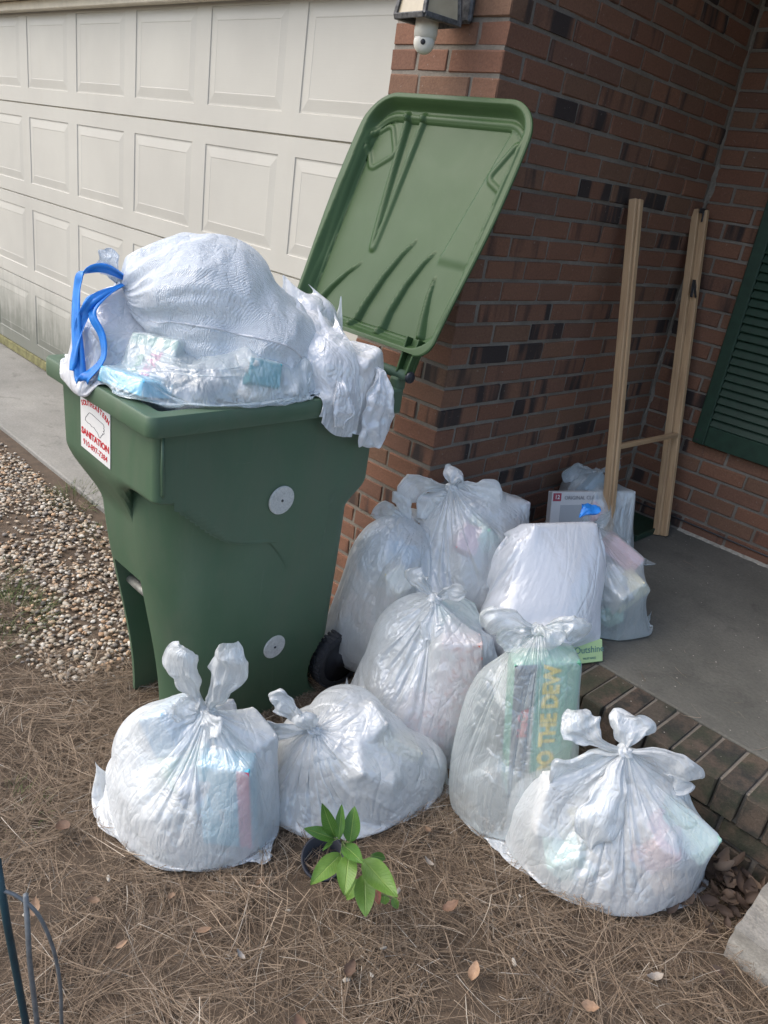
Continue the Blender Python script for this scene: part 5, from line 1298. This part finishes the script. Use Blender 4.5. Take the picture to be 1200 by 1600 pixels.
for i, (x_, y_, a_) in enumerate(spots):
    o = bpy.data.objects.new('dead_leaf', LM[i % 8]); COL.objects.link(o); s_ = random.uniform(.45, .9)
    o.scale = (s_, s_, s_); o.location = (x_, y_, float(gzn(x_, y_)) + .034); o.rotation_euler = (random.uniform(-.35, .35), random.uniform(-.35, .35), a_ * 2)
    kind_ = ['tan', 'light tan', 'dark brown', 'pale grey', 'tan', 'brown', 'grey', 'sandy'][i % 8]
    where = 'by the wire plant support' if (y_ < -1.33 and x_ < .7) else 'left of the front left bag' if x_ < .3 else 'under the front left bag' if (x_ < .62 and y_ < -1.0) else 'just beside the leafy sapling' if abs(x_ - .78) < .14 and abs(y_ + .95) < .16 else 'in front of the rightmost bag' if x_ > .95 and y_ > -.95 else 'between the low bag and the tall bag' if y_ > -.8 else 'in the open straw near the bottom edge'
    tag(o, 'small %s curled dead leaf %s' % (kind_, where), 'dead leaf', 'dead leaves scattered on the straw')
# drift of leaves by the porch edge
V = []; Fc = []; UVs = []
srcs = []
for me in LM[:5]:
    srcs.append((np.array([v.co[:] for v in me.vertices]), [tuple(p.vertices) for p in me.polygons]))
r_ = random.Random(4); base_ = 0; allV = []; allF = []; fcol = []
for k in range(230):
    vs, fs = srcs[k % 5]; t_ = r_.random()
    x_ = r_.uniform(1.14, 1.62); y_ = -.085 - abs(r_.gauss(0, .10)) - .02
    if y_ < -.42: continue
    s_ = r_.uniform(.6, 1.25); E_ = Matrix.Translation((x_, y_, float(gzn(x_, y_)) + .02 + r_.uniform(0, .045) * max(0, 1 + (y_ + .08) * 3.5))) @ Matrix.Rotation(r_.uniform(0, 6.3), 4, 'Z') @ Matrix.Rotation(r_.uniform(-.9, .9), 4, 'X') @ Matrix.Rotation(r_.uniform(-.9, .9), 4, 'Y') @ Matrix.Scale(s_, 4)
    A_ = np.array(E_); allV.append(vs @ A_[:3, :3].T + A_[:3, 3]); allF += [tuple(q + base_ for q in f) for f in fs]; base_ += len(vs); fcol += [(r_.random(), r_.random())] * len(fs)
me = mesh_pd('leaf_drift', np.concatenate(allV), allF); uv = me.uv_layers.new(name='UV')
for p_, c_ in zip(me.polygons, fcol):
    for li in p_.loop_indices: uv.data[li].uv = c_
tag(link('leaf_litter', me, mat_uvcolor('leaf_drift', [(0, (.035, .022, .016)), (.5, (.085, .055, .038)), (1, (.17, .12, .085))], .75), smooth=True), kind='stuff')

# ------------------------------------------------------------------ sapling
sap = empty('leafy_sapling', (.776, -.91, -.226), 'young sapling with glossy light green leaves in the straw before the low bag', 'sapling')
def mat_leaf(name, a, b, spot=True):
    t = NT(name); uv = t.sep(t.n('TexCoord').outputs['UV']); v = t.coord('Object'); n = t.noise(v, 26, 5)
    mid = t.math('ABSOLUTE', t.math('SUBTRACT', uv[0], .5)); c = t.ramp(n, [(.3, a), (.7, b)])
    vein = t.math('ABSOLUTE', t.math('SINE', t.math('MULTIPLY', t.math('SUBTRACT', uv[1], t.math('MULTIPLY', mid, .35)), 46.0)))
    c = t.mix(t.ramp(mid, [(.012, .7), (.035, 0.0)]), c, (.30, .42, .12)); c = t.mix(t.math('MULTIPLY', t.ramp(vein, [(0, 1.0), (.16, 0.0)]), .3), c, (.22, .34, .09))
    if spot:
        sp = t.noise(v, 31, 4, .6); c = t.mix(t.ramp(sp, [(.69, 0.0), (.72, 1.0)]), c, (.16, .04, .02))
    h = t.math('ADD', t.math('MULTIPLY', t.ramp(mid, [(0, 0.0), (.05, 1.0)]), 1.0), t.math('MULTIPLY', t.ramp(vein, [(0, 0.0), (.3, 1.0)]), .4))
    nr = t.bump(h, .5, .003); p = t.principled(c, .38, nr); tl = t.n('BsdfTranslucent'); t.l(c, tl.inputs[0]); mx = t.n('MixShader'); mx.inputs[0].default_value = .25
    t.l(p.outputs[0], mx.inputs[1]); t.l(tl.outputs[0], mx.inputs[2]); t.l(mx.outputs[0], t.out.inputs[0]); return t.m
ml = [mat_leaf('sapling_leaf', (.065, .16, .028), (.10, .22, .042)), mat_leaf('sapling_leaf_pale', (.12, .24, .042), (.175, .30, .06)), mat_leaf('sapling_leaf_red', (.34, .10, .07), (.48, .20, .14), False)]
LEAVES = [((0.73, -0.979, 0.002), (0.71, -1.011, 0.095), 0.028, 0), ((0.742, -0.982, 0.011), (0.718, -0.963, 0.075), 0.02, 0), ((0.753, -0.958, -0.004), (0.731, -0.937, 0.064), 0.035, 0), ((0.73, -0.979, 0.001), (0.704, -1.044, 0.048), 0.026, 0), ((0.727, -0.982, -0.004), (0.734, -1.016, -0.004), 0.008, 0), ((0.736, -0.96, -0.021), (0.814, -0.983, 0.015), 0.032, 0), ((0.743, -0.967, -0.037), (0.758, -1.061, -0.044), 0.041, 1), ((0.761, -0.964, -0.023), (0.816, -1.022, -0.047), 0.041, 1), ((0.77, -0.928, -0.054), (0.886, -0.944, -0.042), 0.049, 1), ((0.783, -0.93, -0.081), (0.846, -0.98, -0.11), 0.043, 1), ((0.79, -0.897, -0.129), (0.815, -0.901, -0.167), 0.017, 2), ((0.749, -0.907, -0.146), (0.749, -0.934, -0.193), 0.028, 1), ((0.795, -0.865, -0.178), (0.806, -0.868, -0.199), 0.022, 1), ((0.81, -0.851, -0.185), (0.828, -0.848, -0.206), 0.016, 1), ((0.757, -0.886, -0.083), (0.77, -0.847, -0.105), 0.019, 0)]
stem_pts = [Vector((0.776, -0.91, -0.236)), Vector((0.778, -0.907, -0.144)), Vector((0.763, -0.922, -0.07)), Vector((0.748, -0.938, -0.045)), Vector((0.735, -0.962, -0.010)), Vector((0.735, -0.975, 0.006))]
link('stem', tube_mesh('stem', stem_pts, [.0035, .003, .0026, .0022, .002, .0016], 8), mat_plain('sapling_stem', (.12, .10, .05), .6), sap, smooth=True)
up_ = (CAM - Vector((.76, -.93, -.05))).normalized()
for k, (a, b, w_, mi) in enumerate(LEAVES):
    a, b = Vector(a), Vector(b); d = b - a; L = d.length; d.normalize(); fn = Vector((.25 * random.uniform(-1, 1) + .35, -.45, .8)).normalized() if k not in (0, 1, 2) else Vector((.45, -.6, .55)).normalized()
    n_ = (fn - d * fn.dot(d)).normalized(); x_ = d.cross(n_)
    me = leaf_mesh('leaf', L, w_, -.12 - .1 * random.random(), k, nu=16, nv=8, cup=.28); me.materials.append(ml[mi])
    o = bpy.data.objects.new('leaf', me); COL.objects.link(o); o.parent = sap; o.matrix_parent_inverse = Matrix.Translation(-Vector(sap.location))
    o.matrix_basis = Matrix(((x_.x, d.x, n_.x, a.x), (x_.y, d.y, n_.y, a.y), (x_.z, d.z, n_.z, a.z), (0, 0, 0, 1)))
    q = min(stem_pts, key=lambda s_: (s_ - a).length)
    if (q - a).length > .002: link('leaf_stalk', tube_mesh('stalk', [q, (q + a) / 2 + Vector((0, 0, -.002)), a + d * .004], .0011, 6), mat_plain('stalk', (.16, .20, .07), .6) if k == 0 else bpy.data.materials['stalk'], sap)
# black nursery pot rim half buried behind it
pot = empty('plant_pot', (.600, -.862, -.26), 'half buried black plastic pot piece behind the sapling', 'plant pot')
lathe('pot_body', [(.0, .0), (.040, 0), (.050, .058), (.053, .058), (.053, .064), (.047, .064), (.038, .006), (0, .006)], (.600, -.862, -.262), M['black_pot'], pot, axis=(.35, -.5, 1), n=30)

# ------------------------------------------------------------------ wire plant support, bottom left
sup = empty('plant_support', (.66, -1.57, -.25), 'green and grey wire plant support hoop at the bottom left corner', 'plant support')
hoop = [Vector((0.585, -1.640, 0.190)), Vector((0.632, -1.599, 0.200)), Vector((0.653, -1.579, 0.190)), Vector((0.674, -1.56, 0.159)), Vector((0.689, -1.546, 0.092)), Vector((0.696, -1.539, 0.004)), Vector((0.696, -1.539, -0.10)), Vector((.697, -1.538, -.262))]
def smooth_pts(pts, n_=40):
    k = len(pts); out = []
    for i in range(n_ + 1):
        t = i / n_ * (k - 1); j = min(int(t), k - 2); f = t - j; p0, p1, p2, p3 = pts[max(j - 1, 0)], pts[j], pts[j + 1], pts[min(j + 2, k - 1)]
        out.append(.5 * ((2 * p1) + (p2 - p0) * f + (2 * p0 - 5 * p1 + 4 * p2 - p3) * f * f + (3 * p1 - p0 - 3 * p2 + p3) * f ** 3))
    return out
link('hoop', tube_mesh('hoop', smooth_pts(hoop), .0030, 10), M['stake_grey'], sup, smooth=True)
link('stake', tube_mesh('stake', [(.631, -1.600, .262), (.636, -1.594, .134), (.652, -1.58, -.105), (.664, -1.570, -.27)], .0058, 12), M['stake_blue'], sup, smooth=True)
link('stake', tube_mesh('stake', [(.660, -1.572, .198), (.661, -1.572, .054), (.666, -1.567, -.101), (.672, -1.562, -.27)], .0042, 12), M['stake_grey'], sup, smooth=True)

# ------------------------------------------------------------------ stepping block, bottom right
stp = empty('step_block', (1.5, -.3, -.2), 'rough pale concrete step block at the bottom right corner', 'step')
bm = bmesh.new()
pts2 = [(1.357, -.324), (1.353, -.085), (2.0, -.085), (2.0, -.33)]
bv = [bm.verts.new((x_, y_, z_)) for z_ in (-.27, -.135) for x_, y_ in pts2]
for q in ((0, 1, 2, 3), (7, 6, 5, 4), (0, 4, 5, 1), (1, 5, 6, 2), (2, 6, 7, 3), (3, 7, 4, 0)): bm.faces.new([bv[i] for i in q])
bmesh.ops.subdivide_edges(bm, edges=bm.edges, cuts=14, use_grid_fill=True)
for v in bm.verts: v.co += Vector(mnoise.noise_vector(v.co * 26)) * .005
link('block', bm_mesh('block', bm), M['step'], stp)
# far backdrop trees/houses are outside the frame; a plain lawn strip only

# twigs and pale scraps lying in the straw
tw = mat_plain('grey_twig_bark', (.12, .09, .065), .9, 60, .4, .6)
for i_, (pts_, r0, lb) in enumerate([([(.98, -1.16, .02), (1.02, -1.10, .028), (1.08, -1.07, .024), (1.12, -1.00, .026), (1.135, -.93, .018)], .0030, 'long bent grey twig in the straw near the bottom edge'),
        ([(.50, -1.27, .02), (.55, -1.25, .028), (.61, -1.245, .022)], .0022, 'short brown twig in the straw right of the wire support'),
        ([(-.95, -.66, .01), (-.84, -.62, .02), (-.72, -.60, .014)], .0022, 'thin twig lying across the gravel left of the bin'),
        ([(-1.75, -.30, -.005), (-1.66, -.27, .0), (-1.58, -.25, -.004)], .0018, 'thin twig lying on the driveway apron')]):
    q_ = [(x_, y_, float(gzn(x_, y_)) + dz + (.012 if i_ < 2 else .012 if i_ == 2 else .020)) for x_, y_, dz in pts_]
    tag(link('twig', tube_mesh('twig', smooth_pts([Vector(v) for v in q_], 16), [r0 * (1 - .5 * k_ / 16) for k_ in range(17)], 6), tw, smooth=True), lb, 'twig')
bm = bmesh.new()
for k in range(18):
    x_, y_ = random.uniform(-.1, 1.45), random.uniform(-1.75, -.5)
    if x_ > 0 and y_ > -.5: continue
    q_ = random.uniform(.003, .0075); n0 = len(bm.verts)
    bmesh.ops.create_icosphere(bm, subdivisions=2, radius=q_, matrix=Matrix.Translation((x_, y_, float(gzn(x_, y_)) + .026)) @ Matrix.Rotation(random.uniform(0, 3), 4, 'Z') @ Matrix.Diagonal((1.6, .8, .35, 1)))
    bm.verts.ensure_lookup_table()
    for v in bm.verts[n0:]: v.co += Vector(mnoise.noise_vector(v.co * 160)) * .0022
tag(link('bark_scraps', bm_mesh('bark', bm), mat_plain('pale_bark_scraps', (.33, .30, .25), .9, 60, .45, .5)), kind='stuff')
